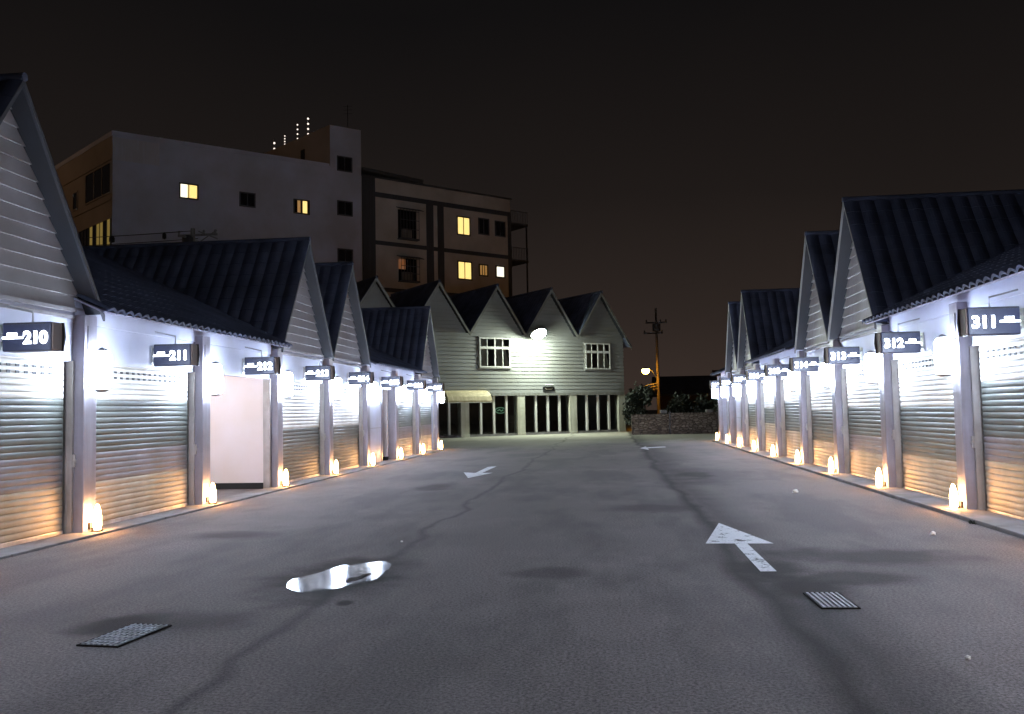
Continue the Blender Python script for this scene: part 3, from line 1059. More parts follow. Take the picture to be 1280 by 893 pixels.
def cl(s, y, z):                              # cottage front: along, behind, up
    n = Vector((-DC.y, DC.x, 0))
    q = P0 + DC * s + n * y
    return Vector((q.x, q.y, z))

# awning
t = thing('awning', 'curved cream canvas awning over the left glass front', 'awning', cl(0.2, 0, 2.08), AC)
bm = bmesh.new()
prof = [(-0.05, 0.60), (-0.35, 0.56), (-0.62, 0.44), (-0.82, 0.24), (-0.92, 0.0), (-0.92, -0.09)]
ya = -1.75
n = 18
prev = None
for i in range(n + 1):
    x = ya + 2.85 * i / n
    row = [bm.verts.new((x, y, z)) for y, z in prof]
    if prev:
        for j in range(len(prof) - 1):
            bm.faces.new((prev[j], prev[j + 1], row[j + 1], row[j]))
    else:
        bm.faces.new(row + [bm.verts.new((x, -0.05, -0.09))])
    prev = row
bm.faces.new(prev + [bm.verts.new((ya + 2.85, -0.05, -0.09))])
obj('canopy', bm, M['awning'], t)
bm = bmesh.new()
tube(bm, [(ya, -0.9, -0.1), (ya + 2.85, -0.9, -0.1)], 0.025)
for x in (ya + 0.02, ya + 2.83):
    tube(bm, [(x, -0.9, -0.1), (x, -0.05, -0.1)], 0.02)
obj('frame', bm, M['white_frame'], t)

# floodlight
fl = cl(4.5, -0.05, 6.16)
t = thing('floodlight', 'glaring greenish white floodlight on the cottage wall', 'floodlight', fl, AC)
bm = bmesh.new()
box(bm, -0.08, 0.08, -0.02, 0.05, -0.15, 0.15)
tube(bm, [(0, 0, 0.0), (0, -0.35, 0.12), (0, -0.7, 0.08)], 0.03)
obj('bracket', bm, M['steel'], t)
tilt = Matrix.Translation((0, -0.92, 0.0)) @ Matrix.Rotation(R(-32), 4, 'X')
bm = bmesh.new()
lathe(bm, [(0.0, 0.26), (0.2, 0.23), (0.48, 0.06), (0.50, -0.20), (0.47, -0.20)], 0, 0, 0, 20)
bmesh.ops.transform(bm, matrix=tilt, verts=bm.verts)
obj('housing', bm, M['steel'], t)
bm = bmesh.new()
lathe(bm, [(0.46, 0.0), (0.45, -0.15), (0.38, -0.32), (0.22, -0.43), (0.0, -0.48)], 0, 0, 0, 18)
bmesh.ops.transform(bm, matrix=tilt, verts=bm.verts)
obj('lens', bm, M['flood'], t)

# plaque
pl = cl(5.8, -0.06, 2.76)
t = thing('plaque', 'small dark oval plaque above the middle glass front', 'sign', pl, AC)
bm = bmesh.new()
vs = [(0.46 * math.cos(a) * (1 if True else 0), 0, 0.15 * math.sin(a)) for a in (2 * math.pi * k / 28 for k in range(28))]
vs = [(max(-0.42, min(0.42, x * 1.15)), y, max(-0.13, min(0.13, z * 1.15))) for x, y, z in vs]
slab(bm, vs, (0, -1, 0), -0.03)
obj('board', bm, M['black'], t)
bm = bmesh.new()
box(bm, -0.28, 0.28, -0.042, -0.035, 0.015, 0.045)
box(bm, -0.22, 0.22, -0.042, -0.035, -0.05, -0.03)
obj('lettering', bm, M['curtain'], t)
bm = bmesh.new()
tube(bm, [(-0.3, -0.1, 0.24), (0.3, -0.1, 0.24)], 0.03)
tube(bm, [(-0.25, 0.03, 0.22), (-0.25, -0.1, 0.24)], 0.012)
tube(bm, [(0.25, 0.03, 0.22), (0.25, -0.1, 0.24)], 0.012)
obj('lamp_rail', bm, M['white_frame'], t)

# reflection in the glass front, made up as a green glowing oval
gp = cl(3.1, 1.2, 1.5)
t = thing('reflection_glow', 'oval green glow made up as a reflection in the glass front', 'sign', gp, AC)
bm = bmesh.new()
tube(bm, [(0.36 * math.cos(a), 0, 0.17 * math.sin(a)) for a in (2 * math.pi * k / 24 for k in range(25))], 0.03, 6)
tube(bm, [(-0.2, 0, -0.02), (-0.05, 0, 0.05), (0.05, 0, -0.05), (0.2, 0, 0.03)], 0.035, 6)
obj('tubing', bm, M['green_glow'], t)
bm = bmesh.new()
for x in (-0.2, 0.2):
    tube(bm, [(x, 0.03, 0.16), (x, 0.03, 0.92)], 0.006, 5)
box(bm, -0.3, 0.3, 0.035, 0.045, -0.12, 0.12)
obj('glow_hanger', bm, M['black'], t)

# ------------------------------------------------------------------ tall apartment block, left
def facade_window(parent, P, a, b, z0, z1, pane_mat, frame_mat, mull=1, split=None, name='window', out=0.0):
    """window set in a face; P(s, out, z) -> local point"""
    fr = 0.09
    bm = bmesh.new()
    def bx(s0, s1, o0, o1, za, zb, mi=0):
        pts = [P(s, o, z) for z in (za, zb) for s, o in ((s0, o0), (s1, o0), (s1, o1), (s0, o1))]
        vs = [bm.verts.new(p) for p in pts]
        for i in ((0, 1, 2, 3), (4, 5, 6, 7), (0, 1, 5, 4), (1, 2, 6, 5), (2, 3, 7, 6), (3, 0, 4, 7)):
            bm.faces.new([vs[k] for k in i]).material_index = mi
    bx(a - fr, a, 0.0, 0.07, z0 - fr, z1 + fr)
    bx(b, b + fr, 0.0, 0.07, z0 - fr, z1 + fr)
    bx(a, b, 0.0, 0.07, z1, z1 + fr)
    bx(a, b, 0.0, 0.10, z0 - fr, z0)
    for q in range(mull):
        x = a + (b - a) * (q + 1) / (mull + 1)
        bx(x - 0.03, x + 0.03, 0.0, 0.05, z0, z1)
    w_ = obj(name, bm, frame_mat, parent)
    mats = pane_mat if isinstance(pane_mat, (list, tuple)) else [pane_mat]
    k = len(mats)
    bm = bmesh.new()
    for i in range(k):
        s0, s1 = a + (b - a) * i / k, a + (b - a) * (i + 1) / k
        if split:
            s0, s1 = a + (b - a) * split[i], a + (b - a) * split[i + 1]
        quad(bm, P(s0, 0.02, z0), P(s1, 0.02, z0), P(s1, 0.02, z1), P(s0, 0.02, z1), i)
    obj('pane', bm, list(mats), w_)
    return w_

C1 = Vector((-32.65, 55.75, 0))
aR = R(90 - 48.6)
aL = R(50.6 + 90)
dR = Vector((math.cos(aR), math.sin(aR), 0))
dL = Vector((math.cos(aL), math.sin(aL), 0))
nR = Vector((dR.y, -dR.x, 0))
nL = Vector((-dL.y, dL.x, 0))
b1 = thing('apartment_block', 'plain grey apartment block with stair tower behind the left garages', 'building', C1)
def prism(bm, foot, z0, z1, mis):
    lo = [bm.verts.new((p.x, p.y, z0)) for p in foot]
    hi = [bm.verts.new((p.x, p.y, z1)) for p in foot]
    n = len(foot)
    for i in range(n):
        bm.faces.new((lo[i], lo[(i + 1) % n], hi[(i + 1) % n], hi[i])).material_index = mis[i]
    bm.faces.new(hi).material_index = mis[0]
ZR = 20.58
bm = bmesh.new()
LL = 16.0
foot = [Vector((0, 0, 0)), dR * 18.2, dR * 18.2 + dL * LL, dL * LL]
prism(bm, foot, 0, ZR, (0, 0, 0, 1))
obj('wall', bm, [M['b1_wall'], M['b1_lamplit']], b1)
bm = bmesh.new()
a0 = Vector((0, 0, 0))
for p, q, nn in ((Vector((0, 0, 0)), dR * 15.5, nR), (Vector((0, 0, 0)), dL * LL, nL)):
    slab(bm, [p + Vector((0, 0, ZR + 0.14)), q + Vector((0, 0, ZR + 0.14)), q + nn * 0.05 + Vector((0, 0, ZR + 0.14)), p + nn * 0.05 + Vector((0, 0, ZR + 0.14))], (0, 0, 1), 0.3)
obj('parapet_coping', bm, M['b1_wall'], b1)
bm = bmesh.new()
t0, t1 = dR * 15.57 + nR * 0.0, dR * 18.2
foot = [t0 + nR * 0.01, t1 + nR * 0.01, t1 + dL * 11.0, t0 + dL * 11.0]
prism(bm, foot, ZR - 0.05, 23.78, (0, 0, 0, 1))
obj('stair_tower', bm, [M['b1_wall'], M['b1_lamplit']], b1)
PR = lambda s, o, z: tuple(dR * s + nR * (o + 0.002) + Vector((0, 0, z)))
PRt = lambda s, o, z: tuple(dR * s + nR * (o + 0.012) + Vector((0, 0, z)))
PL = lambda s, o, z: tuple(dL * s + nL * (o + 0.002) + Vector((0, 0, z)))
facade_window(b1, PR, 4.40, 5.53, 16.75, 17.68, [M['win_white'], M['win_yellow']], M['b2_dark'], 1, (0, 0.42, 1))
facade_window(b1, PR, 8.62, 9.62, 16.68, 17.57, M['pane'], M['b2_dark'], 1)
facade_window(b1, PR, 12.7, 13.8, 16.62, 17.55, [M['pane'], M['win_amber'], M['pane'], M['win_yellow'], M['pane']], M['b2_dark'], 1, (0, 0.2, 0.42, 0.58, 0.9, 1))
for z0, z1 in ((20.36, 21.36), (16.88, 17.86), (13.24, 14.12)):
    facade_window(b1, PRt, 16.22, 17.32, z0, z1, M['pane'], M['b2_dark'], 1)
facade_window(b1, PL, 0.25, 4.85, 16.60, 18.60, M['pane'], M['b1_lamplit'], 2)
facade_window(b1, PL, 6.55, 7.35, 16.6, 17.8, M['pane'], M['b1_lamplit'], 0)
facade_window(b1, PL, 0.2, 6.0, 13.0, 14.83, [M['win_dim'], M['pane'], M['win_dim'], M['win_dim'], M['pane'], M['win_dim'], M['pane'], M['pane'], M['pane']], M['b2_dark'], 8)
bm = bmesh.new()
for z in (14.95, 16.2, 18.95):
    slab(bm, [PL(0, 0.0, z), PL(LL, 0.0, z), PL(LL, 0.09, z), PL(0, 0.09, z)], (0, 0, 1), 0.16)
obj('ledge', bm, M['b1_lamplit'], b1)
bm = bmesh.new()
slab(bm, [PR(0.05, 0.006, 18.75), PR(3.0, 0.006, 18.75), PR(3.0, 0.006, 20.3), PR(0.05, 0.006, 20.3)], nR, 0.006)
obj('repair_patch', bm, M['b1_patch'], b1)
bm = bmesh.new()
sl = t0 + dL * 3.6
nT = nL
slab(bm, [sl + nT * 0.03 + Vector((0, 0, 20.7)), sl + dL * 0.6 + nT * 0.03 + Vector((0, 0, 20.7)), sl + dL * 0.6 + nT * 0.03 + Vector((0, 0, 22.7)), sl + nT * 0.03 + Vector((0, 0, 22.7))], nT, 0.03)
obj('tower_slot', bm, M['dark'], b1)

# strings of small lights on masts on the tower edge
for q, (s, top, lab) in enumerate(((3.4, 1.55, 'tallest'), (5.0, 1.45, 'second'), (7.0, 1.0, 'third'), (8.7, 0.95, 'last'))):
    base = C1 + t0 + dL * s + nL * (-0.15) + Vector((0, 0, 23.78))
    words = {'tallest': 'roof mast with light beads nearest the tower front corner',
             'second': 'roof mast with light beads, second from the tower front corner',
             'third': 'roof mast with dim light beads, third from the tower front corner',
             'last': 'roof mast with two bright beads, farthest from the tower front corner'}[lab]
    t = thing('roof_mast', words, 'roof mast', base, 0, 'beaded masts on the stair tower')
    bm = bmesh.new()
    tube(bm, [(0, 0, 0), (0, 0, top)], 0.10, 8)
    box(bm, -0.12, 0.12, -0.12, 0.12, 0, 0.04)
    obj('post', bm, M['steel'], t)
    bm = bmesh.new()
    nb = 4 if q != 3 else 2
    for k in range(nb):
        bmesh.ops.create_uvsphere(bm, u_segments=10, v_segments=6, radius=(0.075, 0.06, 0.05, 0.085)[q],
                                  matrix=Matrix.Translation((0.06, -0.09, 0.08 + k * (top - 0.3) / max(1, nb - 1) * (1 if nb > 2 else 0.75))))
    obj('light_bead', bm, M['bead'], t, None, True)
# aerial
t = thing('roof_aerial', 'thin television aerial on the right corner of the stair tower', 'aerial', C1 + dR * 17.7 + dL * 1.0 + Vector((0, 0, 23.78)))
bm = bmesh.new()
tube(bm, [(0, 0, 0), (0, 0, 2.2)], 0.025, 6)
obj('post', bm, M['black'], t)
bm = bmesh.new()
for z in (1.5, 1.8, 2.1):
    tube(bm, [(-0.35, 0, z), (0.35, 0, z)], 0.012, 5)
obj('rod', bm, M['black'], t)

# ------------------------------------------------------------------ beige apartment house, behind the cottages
K2 = 1.09
a2 = R(90 - 46)
d2 = Vector((math.cos(a2), math.sin(a2), 0))
n2 = Vector((d2.y, -d2.x, 0))
C2 = Vector((-16.84 * K2, 63.62 * K2, 0))
zk = lambda z: CAM_H + (z - CAM_H) * K2
b2 = thing('apartment_house', 'beige apartment house with dark bands and lit windows behind the cottages', 'building', C2)
P2 = lambda s, o, z: tuple(d2 * (s * K2) + n2 * o + Vector((0, 0, zk(z))))
bm = bmesh.new()
foot = [d2 * (-1.05 * K2), d2 * (12.6 * K2), d2 * (12.6 * K2) - n2 * 9, d2 * (-1.05 * K2) - n2 * 9]
prism(bm, foot, 0, zk(18.83), (0, 0, 0, 0))
obj('wall', bm, M['b2_wall'], b2)
bm = bmesh.new()
def plate(s0, s1, z0, z1, o=0.05):
    slab(bm, [P2(s0, o, z0), P2(s1, o, z0), P2(s1, o, z1), P2(s0, o, z1)], n2, o)
plate(-1.05, 0.0, 0.5, 18.83, 0.10)
plate(0.0, 12.6, 17.40, 17.75, 0.07)
plate(0.0, 12.6, 13.85, 14.15, 0.07)
plate(0.0, 12.6, 10.4, 10.7, 0.07)
plate(4.45, 5.05, 2, 17.40, 0.10)
plate(5.47, 6.0, 2, 17.40, 0.10)
plate(12.3, 12.6, 2, 17.40, 0.10)
obj('facade_band', bm, M['b2_dark'], b2)
bm = bmesh.new()
slab(bm, [P2(-1.1, 0.15, 18.9), P2(12.7, 0.15, 18.9), P2(12.7, -6, 18.9), P2(-1.1, -6, 18.9)], (0, 0, 1), 0.12)
slab(bm, [P2(-1.1, 0.4, 19.35), P2(4.0, 0.4, 19.15), P2(4.0, -5, 19.15), P2(-1.1, -5, 19.35)], (0, 0, 1), 0.25)
obj('roof', bm, M['b2_dark'], b2)
# enclosed bay windows with air-conditioner boxes and little awnings
for zb, zt, amber in ((14.5, 16.7, False), (11.3, 13.05, True)):
    bm = bmesh.new()
    def bx2(s0, s1, o0, o1, z0, z1):
        vs = [bm.verts.new(P2(s, o, z)) for z in (z0, z1) for s, o in ((s0, o0), (s1, o0), (s1, o1), (s0, o1))]
        for i in ((0, 1, 2, 3), (4, 5, 6, 7), (0, 1, 5, 4), (1, 2, 6, 5), (2, 3, 7, 6), (3, 0, 4, 7)):
            bm.faces.new([vs[k] for k in i])
    for q in range(7):
        s = 1.95 + q * 0.265
        bx2(s, s + 0.03, 0.42, 0.45, zb, zt)
    for q in range(4):
        z = zb + (zt - zb) * q / 3.2
        bx2(1.95, 3.57, 0.40, 0.42, z, z + 0.04)
    bx2(1.9, 3.6, 0.0, 0.45, zb - 0.08, zb)
    slab(bm, [P2(1.8, 0.02, zt + 0.18), P2(3.8, 0.02, zt + 0.18), P2(3.8, 0.75, zt - 0.05), P2(1.8, 0.75, zt - 0.05)], (0, 0, 1), 0.05)
    bay = obj('bay_window', bm, M['b2_dark'], b2)
    bm = bmesh.new()
    if amber:
        quad(bm, P2(1.95, 0.012, zb + 0.9), P2(2.55, 0.012, zb + 0.9), P2(2.55, 0.012, zt - 0.1), P2(1.95, 0.012, zt - 0.1), 1)
        quad(bm, P2(2.55, 0.012, zb), P2(3.55, 0.012, zb), P2(3.55, 0.012, zt), P2(2.55, 0.012, zt), 0)
        quad(bm, P2(1.95, 0.012, zb), P2(2.55, 0.012, zb), P2(2.55, 0.012, zb + 0.9), P2(1.95, 0.012, zb + 0.9), 0)
    else:
        quad(bm, P2(1.95, 0.012, zb), P2(3.55, 0.012, zb), P2(3.55, 0.012, zt), P2(1.95, 0.012, zt), 0)
    obj('pane', bm, [M['pane'], emit('curtain_glow', (1.0, 0.32, 0.06), 0.12)], bay)
    bm = bmesh.new()
    bx2(2.15, 2.95, 0.05, 0.38, zb + 0.02, zb + 0.66)
    obj('cooling_unit', bm, M['pole'], bay)
for a in ((7.35, 8.45, 15.42, 16.75, M['win_yellow'], 1), (9.42, 10.32, 15.68, 16.85, M['pane'], 1), (11.08, 11.95, 15.7, 16.8, M['pane'], 1),
          (7.35, 8.55, 11.9, 13.2, M['win_yellow'], 1), (9.42, 10.12, 12.33, 13.12, M['win_amber'], 2), (11.08, 11.82, 12.33, 13.13, M['win_white'], 0)):
    facade_window(b2, P2, a[0], a[1], a[2], a[3], a[4], M['b2_dark'], a[5])
for z in (17.0, 13.95):
    bm = bmesh.new()
    slab(bm, [P2(12.62, -0.2, z), P2(14.6, -0.2, z), P2(14.6, -3.0, z), P2(12.62, -3.0, z)], (0, 0, 1), 0.2)
    for q in range(12):
        s = 12.7 + q * 0.17
        tube(bm, [P2(s, -0.25, z), P2(s, -0.25, z + 1.0)], 0.02, 4)
    tube(bm, [P2(12.62, -0.25, z + 1.0), P2(14.6, -0.25, z + 1.0)], 0.03, 5)
    obj('balcony', bm, M['b2_dark'], b2)
bm = bmesh.new()
for s in (14.5,):
    tube(bm, [P2(s, -0.3, 0.5), P2(s, -0.3, 17.0)], 0.09, 6)
obj('balcony_post', bm, M['b2_dark'], b2)

# ------------------------------------------------------------------ stone wall, fence posts, pole, distant house, shrubs
wy = 50.4
t = thing('stone_wall', 'low rubble stone wall closing the far right of the yard', 'wall', (1.0, wy, 0))
bm = bmesh.new()
box(bm, 0.15, 2.2, 0, 0.35, 0, 1.12)
box(bm, 2.3, 4.85, 0, 0.35, 0, 1.16)
box(bm, 4.95, 12.0, 0, 0.35, 0, 1.14)
obj('masonry', bm, M['stone'], t)
for x in (1.75, 4.25):
    bm = bmesh.new()
    box(bm, x, x + 0.36, -0.03, 0.38, 1.165, 1.33, 0, 0.03)
    obj('coping_stone', bm, M['concrete'], t)
for x, lab in ((2.25, 'dark square post in the gap of the stone wall by the pole'), (4.9, 'dark square post in the stone wall beside the right garages')):
    bm = bmesh.new()
    box(bm, -0.045, 0.045, -0.1, 0.45, 0, 1.2, 0, 0.008)
    box(bm, -0.055, 0.055, -0.11, 0.46, 1.2, 1.23, 0)
    tag(obj('fence_post', bm, M['black'], None, (1.0 + x, wy, 0)), lab, 'post', 'posts in the stone wall')

# utility pole with sodium lamp
t = thing('utility_pole', 'concrete utility pole with crossarms and glowing orange street lamp', 'pole', (3.4, 64.5, 0))
bm = bmesh.new()
tube(bm, [(0.05, 0, 0), (0.0, 0, 8.6)], [0.13, 0.075], 12)
obj('shaft', bm, M['pole_dark'], t)
for z, a, b in ((7.5, -0.75, 0.75), (6.75, -0.9, 0.45)):
    bm = bmesh.new()
    box(bm, a, b, -0.16, -0.06, z, z + 0.1)
    for x in (a + 0.06, b - 0.06, (a + b) / 2 + 0.3):
        lathe(bm, [(0.0, 0.1), (0.05, 0.1), (0.035, 0.16), (0.06, 0.2), (0.03, 0.26), (0.0, 0.28)], x, -0.11, z, 8)
    obj('crossarm', bm, M['black'], t)
bm = bmesh.new()
box(bm, -0.28, 0.28, -0.45, -0.15, 6.9, 7.45, 0, 0.05)
obj('transformer', bm, M['black'], t)
for z in (2.85, 3.05, 3.25):
    bm = bmesh.new()
    tube(bm, [(0, -0.1, z), (-1.5 + (z - 2.85) * 0.6, -0.5, z - 0.28)], 0.03, 6)
    obj('bracket_arm', bm, M['pole'], t)
bm = bmesh.new()
tube(bm, [(0, 0, 3.5), (-0.4, -0.45, 4.1), (-0.85, -0.85, 4.32)], 0.03, 7)
la = obj('lamp_arm', bm, M['steel'], t)
bm = bmesh.new()
lathe(bm, [(0.0, 0.22), (0.10, 0.20), (0.27, 0.10), (0.27, 0.06), (0.0, 0.06)], -0.87, -0.9, 4.15, 14)
obj('lamp_hood', bm, M['steel'], la)
bm = bmesh.new()
lathe(bm, [(0.24, 0.06), (0.27, -0.06), (0.20, -0.22), (0.0, -0.30)], -0.87, -0.9, 4.15, 14)
obj('lamp_globe', bm, M['sodium'], la)

# distant house with long dark roof
t = thing('distant_house', 'far low house with long dark roof beyond the stone wall', 'house', (4.6, 86, 0))
bm = bmesh.new()
box(bm, 0.2, 14, 0.3, 8, 0, 2.9)
obj('wall', bm, M['house_dark'], t)
bm = bmesh.new()
slab(bm, [(-0.4, -0.3, 2.75), (14.4, -0.3, 2.75), (14.4, 4.2, 4.6), (-0.4, 4.2, 4.6)], (0, -0.4, 1), 0.15)
slab(bm, [(-0.4, 8.6, 2.75), (14.4, 8.6, 2.75), (14.4, 4.2, 4.6), (-0.4, 4.2, 4.6)], (0, 0.4, 1), 0.15)
obj('roof', bm, M['tile'], t)
bm = bmesh.new()
box(bm, 5.5, 6.1, 3.9, 4.5, 4.2, 5.1)
obj('chimney', bm, M['house_dark'], t)

def shrub(x, y, rx, ry, h, label, n):
    t = thing('shrub', label, 'shrub', (x, y, 0), 0, 'dark shrubs beyond the stone wall')
    bm = bmesh.new()
    clumps = [(random.uniform(-.7, .7) * rx, random.uniform(-.6, .6) * ry, h * random.uniform(0.35, 0.8), random.uniform(0.25, 0.5)) for _ in range(14)]
    for i in range(n):
        c = random.choice(clumps)
        u = Vector((random.gauss(0, 1), random.gauss(0, 1), random.gauss(0, 1))).normalized() * random.uniform(0.4, 1.0)
        p = Vector((c[0] + u.x * c[3] * rx, c[1] + u.y * c[3] * rx, max(0.1, c[2] + u.z * c[3] * h * 0.7)))
        a = Vector((random.gauss(0, 1), random.gauss(0, 1), random.gauss(0, 1))).normalized()
        b = a.orthogonal().normalized()
        c2 = a.cross(b)
        s = random.uniform(0.08, 0.17)
        bm.faces.new([bm.verts.new(p + b * s), bm.verts.new(p + c2 * s * 0.5), bm.verts.new(p - b * s), bm.verts.new(p - c2 * s * 0.5)])
    obj('crown', bm, M['leaf'], t, recalc=False)
    bm = bmesh.new()
    for k in range(5):
        a = random.uniform(0, 6.28)
        tube(bm, [(0.1 * math.cos(a), 0.1 * math.sin(a), 0), (0.5 * rx * math.cos(a), 0.4 * ry * math.sin(a), h * 0.6)], [0.05, 0.02], 6)
    obj('stem', bm, M['wood'], t)
shrub(1.6, 53.5, 0.9, 1.0, 3.0, 'tall dark shrub beside the rightmost cottage', 2600)
shrub(4.6, 54.0, 1.6, 1.0, 2.3, 'dark shrub over the stone wall below the street lamp', 2200)
shrub(7.2, 53.4, 1.8, 1.0, 2.6, 'dark shrub over the stone wall beside the right garages', 2400)

# line pole and wires in front of the grey block
t = thing('line_pole', 'dark pole top with insulators and crossed arms showing above the left garage roof', 'pole', (-20.6, 42.5, 0))
bm = bmesh.new()
tube(bm, [(0, 0, 0), (0, 0, 10.9)], [0.17, 0.11], 10)
obj('shaft', bm, M['pole'], t)
bm = bmesh.new()
box(bm, -0.75, 1.3, -0.08, 0.0, 10.5, 10.6)
box(bm, -0.1, 0.0, -0.9, 0.9, 10.3, 10.4)
tube(bm, [(0.2, 0, 10.1), (1.3, -0.1, 10.75)], 0.03, 5)
tube(bm, [(0.3, 0, 10.75), (1.25, 0.1, 10.35)], 0.03, 5)
for x in (-0.7, 0.6, 1.2):
    lathe(bm, [(0.0, 0.1), (0.06, 0.1), (0.04, 0.18), (0.08, 0.23), (0.04, 0.3), (0.0, 0.32)], x, -0.04, 10.5, 8)
obj('crossarm', bm, M['steel'], t)
bm = bmesh.new()
lathe(bm, [(0.0, 9.75), (0.26, 9.8), (0.28, 10.35), (0.2, 10.45), (0.0, 10.5)], -0.05, -0.42, 0, 14)
obj('transformer', bm, M['black'], t)
for q, (z, dy) in enumerate(((10.62, -0.04), (10.45, -0.8), (10.4, 0.8))):
    bm = bmesh.new()
    a = Vector((-20.7, 42.5 + dy, z + 0.15))
    b = Vector((-52.0, 39.0 + dy, z + 0.9))
    pts = []
    for k in range(25):
        f = k / 24
        p = a.lerp(b, f)
        p.z -= 1.1 * 4 * f * (1 - f) * 0.6
        pts.append(p)
    tube(bm, pts, 0.018, 5)
    if q == 0:
        for k, r in ((3, 0.14), (1, 0.10)):
            p = pts[k]
            lathe(bm, [(0.0, -0.25), (r, -0.2), (r, 0.0), (r * 0.5, 0.1), (0.0, 0.12)], p.x, p.y, p.z - 0.08, 8)
    wl = ('upper sagging wire with dark splice boxes in front of the grey block',
          'nearer lower wire crossing in front of the grey block', 'farther lower wire crossing in front of the grey block')[q]
    tag(obj('power_wire', bm, M['black']), wl, 'wire', 'wires from the line pole')

# assumed sodium mast, unseen, added to light the grey block's flank orange
t = thing('assumed_lamp_mast', 'assumed tall sodium lamp mast, unseen, far left of the grey block', 'lamp mast', (-72, 48, 0))
bm = bmesh.new()
tube(bm, [(0, 0, 0), (0, 0, 22.5)], [0.25, 0.12], 12)
tube(bm, [(-0.8, 0, 22.5), (0.8, 0, 22.5)], 0.06, 8)
obj('shaft', bm, M['pole'], t)
for x in (-0.8, 0.8):
    bm = bmesh.new()
    lathe(bm, [(0.0, 0.35), (0.2, 0.3), (0.48, 0.06), (0.46, 0.0)], x, 0, 22.2, 14)
    obj('lamp_hood', bm, M['steel'], t)
    bm = bmesh.new()
    lathe(bm, [(0.45, 0.0), (0.42, -0.3), (0.25, -0.6), (0.0, -0.7)], x, 0, 22.2, 14)
    obj('lamp_globe', bm, M['assumed_mast'], t)

# ------------------------------------------------------------------ markings, puddle, grates, litter
def flat(name, pts, z, mat, label=None, cat=None, grp=None, kind=None):
    bm = bmesh.new()
    bm.faces.new([bm.verts.new((x, y, z)) for x, y in pts])
    bmesh.ops.triangulate(bm, faces=bm.faces)
    o = obj(name, bm, mat)
    if kind:
        o['kind'] = kind
    return o
def arrow(pl, label):
    bm = bmesh.new()
    for poly in pl:
        bm.faces.new([bm.verts.new((x, y, 0.004)) for x, y in poly])
    o = obj('road_arrow', bm, M['road_paint'])
    tag(o, label, 'road marking', 'white arrows painted on the asphalt')
arrow([[(1.30, 11.42), (0.96, 9.71), (1.66, 9.70)], [(1.26, 9.70), (1.39, 9.70), (1.40, 8.08), (1.26, 8.07)]], 'worn white arrow pointing ahead, nearest, on the right of the yard')
arrow([[(-3.12, 19.4), (-3.52, 21.25), (-3.2, 21.0), (-2.78, 20.95)], [(-3.2, 21.0), (-3.03, 21.0), (-3.0, 23.4), (-3.2, 23.3)]], 'white arrow pointing towards the viewer on the left of the yard')
arrow([[(1.02, 33.0), (1.30, 31.6), (1.30, 34.6)], [(1.30, 32.9), (2.0, 33.5), (2.0, 34.3), (1.30, 33.7)]], 'small far white arrow near the end of the right row')

# puddle as a thin film following its outline
def catmull(pts, n=6):
    out = []
    k = len(pts)
    for i in range(k):
        p0, p1, p2, p3 = (Vector((*pts[(i + j) % k], 0)) for j in (-1, 0, 1, 2))
        for q in range(n):
            t_ = q / n
            v = 0.5 * ((2 * p1) + (p2 - p0) * t_ + (2 * p0 - 5 * p1 + 4 * p2 - p3) * t_ ** 2 + (3 * p1 - p0 - 3 * p2 + p3) * t_ ** 3)
            out.append((v.x, v.y))
    return out
pud = catmull([(-2.80, 7.57), (-2.64, 7.23), (-2.36, 7.09), (-2.18, 7.14), (-2.07, 7.47), (-2.08, 8.2), (-2.15, 8.54), (-2.31, 8.64), (-2.54, 8.59), (-2.63, 8.37), (-2.67, 8.03), (-2.78, 7.8)])
bm = bmesh.new()
f = bm.faces.new([bm.verts.new((x + random.gauss(0, 0.007), y + random.gauss(0, 0.012), 0.004)) for x, y in pud])
o = obj('puddle', bm, M['water'])
o['kind'] = 'structure'
bm = bmesh.new()
isl = catmull([(-2.30, 7.60), (-2.26, 7.55), (-2.205, 7.72), (-2.17, 7.98), (-2.23, 7.90), (-2.25, 7.78), (-2.31, 7.74)])
bm.faces.new([bm.verts.new((x, y, 0.008)) for x, y in isl])
o = obj('dry_asphalt', bm, M['asphalt'])
o['kind'] = 'structure'

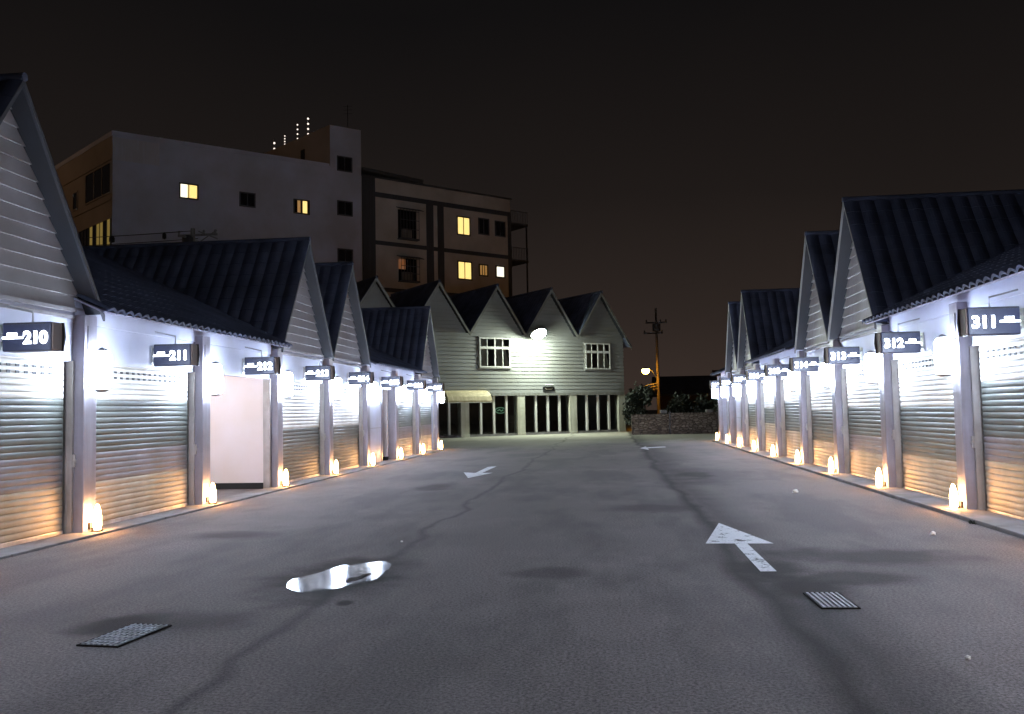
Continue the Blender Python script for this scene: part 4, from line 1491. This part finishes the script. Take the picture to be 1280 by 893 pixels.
def grate(cx, cyy, rz, lx, ly, nx, ny, label):
    t = thing('drain_grate', label, 'drain grate', (cx, cyy, 0), rz, 'iron drain grates in the asphalt')
    bm = bmesh.new()
    e = 0.010
    for a in ((-lx / 2 - e, -lx / 2, -ly / 2 - e, ly / 2 + e), (lx / 2, lx / 2 + e, -ly / 2 - e, ly / 2 + e),
              (-lx / 2, lx / 2, -ly / 2 - e, -ly / 2), (-lx / 2, lx / 2, ly / 2, ly / 2 + e)):
        box(bm, *a, 0.0, 0.010)
    obj('frame', bm, M['grate_frame'], t)
    bm = bmesh.new()
    quad(bm, (-lx / 2, -ly / 2, 0.004), (lx / 2, -ly / 2, 0.004), (lx / 2, ly / 2, 0.004), (-lx / 2, ly / 2, 0.004))
    obj('pit', bm, M['dark'], t)
    for i in range(nx):
        bm = bmesh.new()
        x = -lx / 2 + lx * (i + 0.5) / nx
        wd = lx / nx * (0.26 if ny == 0 else 0.13)
        box(bm, x - wd, x + wd, -ly / 2, ly / 2, 0.005, 0.013, 0)
        obj('bar', bm, M['iron'], t)
    for j in range(ny):
        bm = bmesh.new()
        y = -ly / 2 + ly * (j + 0.5) / ny
        wd = ly / ny * 0.11
        box(bm, -lx / 2, lx / 2, y - wd, y + wd, 0.0055, 0.012, 0)
        obj('crossbar', bm, M['iron'], t)
grate(1.57, 6.88, R(1.5), 0.25, 0.52, 7, 0, 'iron drain grate of seven straight bars, right of the yard')
grate(-3.23, 5.72, R(-6.0), 0.28, 0.56, 7, 9, 'iron mesh drain grate at the lower left of the yard')

def crumple(x, y, s, label):
    bm = bmesh.new()
    bmesh.ops.create_icosphere(bm, subdivisions=2, radius=s)
    for v in bm.verts:
        v.co *= random.uniform(0.65, 1.2)
        v.co.z = max(0.0, v.co.z * 0.7 + s * 0.35)
    tag(obj('paper_scrap', bm, M['paper'], None, (x, y, 0.004)), label, 'litter', 'scraps of litter on the asphalt')
crumple(3.01, 15.36, 0.05, 'white paper scrap on the asphalt in front of the third right column')
crumple(3.46, 10.3, 0.035, 'small white scrap on the asphalt near sign 311')
crumple(1.95, 5.35, 0.018, 'tiny pale scrap on the asphalt in front of the straight barred grate')
crumple(-2.35, 9.9, 0.016, 'tiny pale scrap on the asphalt behind the puddle')

# weed at the kerb
t = thing('weed', 'small green weed tuft at the right kerb under the first column', 'weed', (4.235, 11.25, 0))
bm = bmesh.new()
for k in range(40):
    a = random.uniform(0, 6.28)
    l = random.uniform(0.03, 0.07)
    p = Vector((random.gauss(0, 0.02), random.gauss(0, 0.05), 0))
    d = Vector((math.cos(a), math.sin(a), random.uniform(0.6, 1.6))).normalized() * l
    s = Vector((-math.sin(a), math.cos(a), 0)) * 0.008
    bm.faces.new([bm.verts.new(p - s), bm.verts.new(p + s), bm.verts.new(p + d)])
obj('blades', bm, M['leaf'], t, recalc=False)
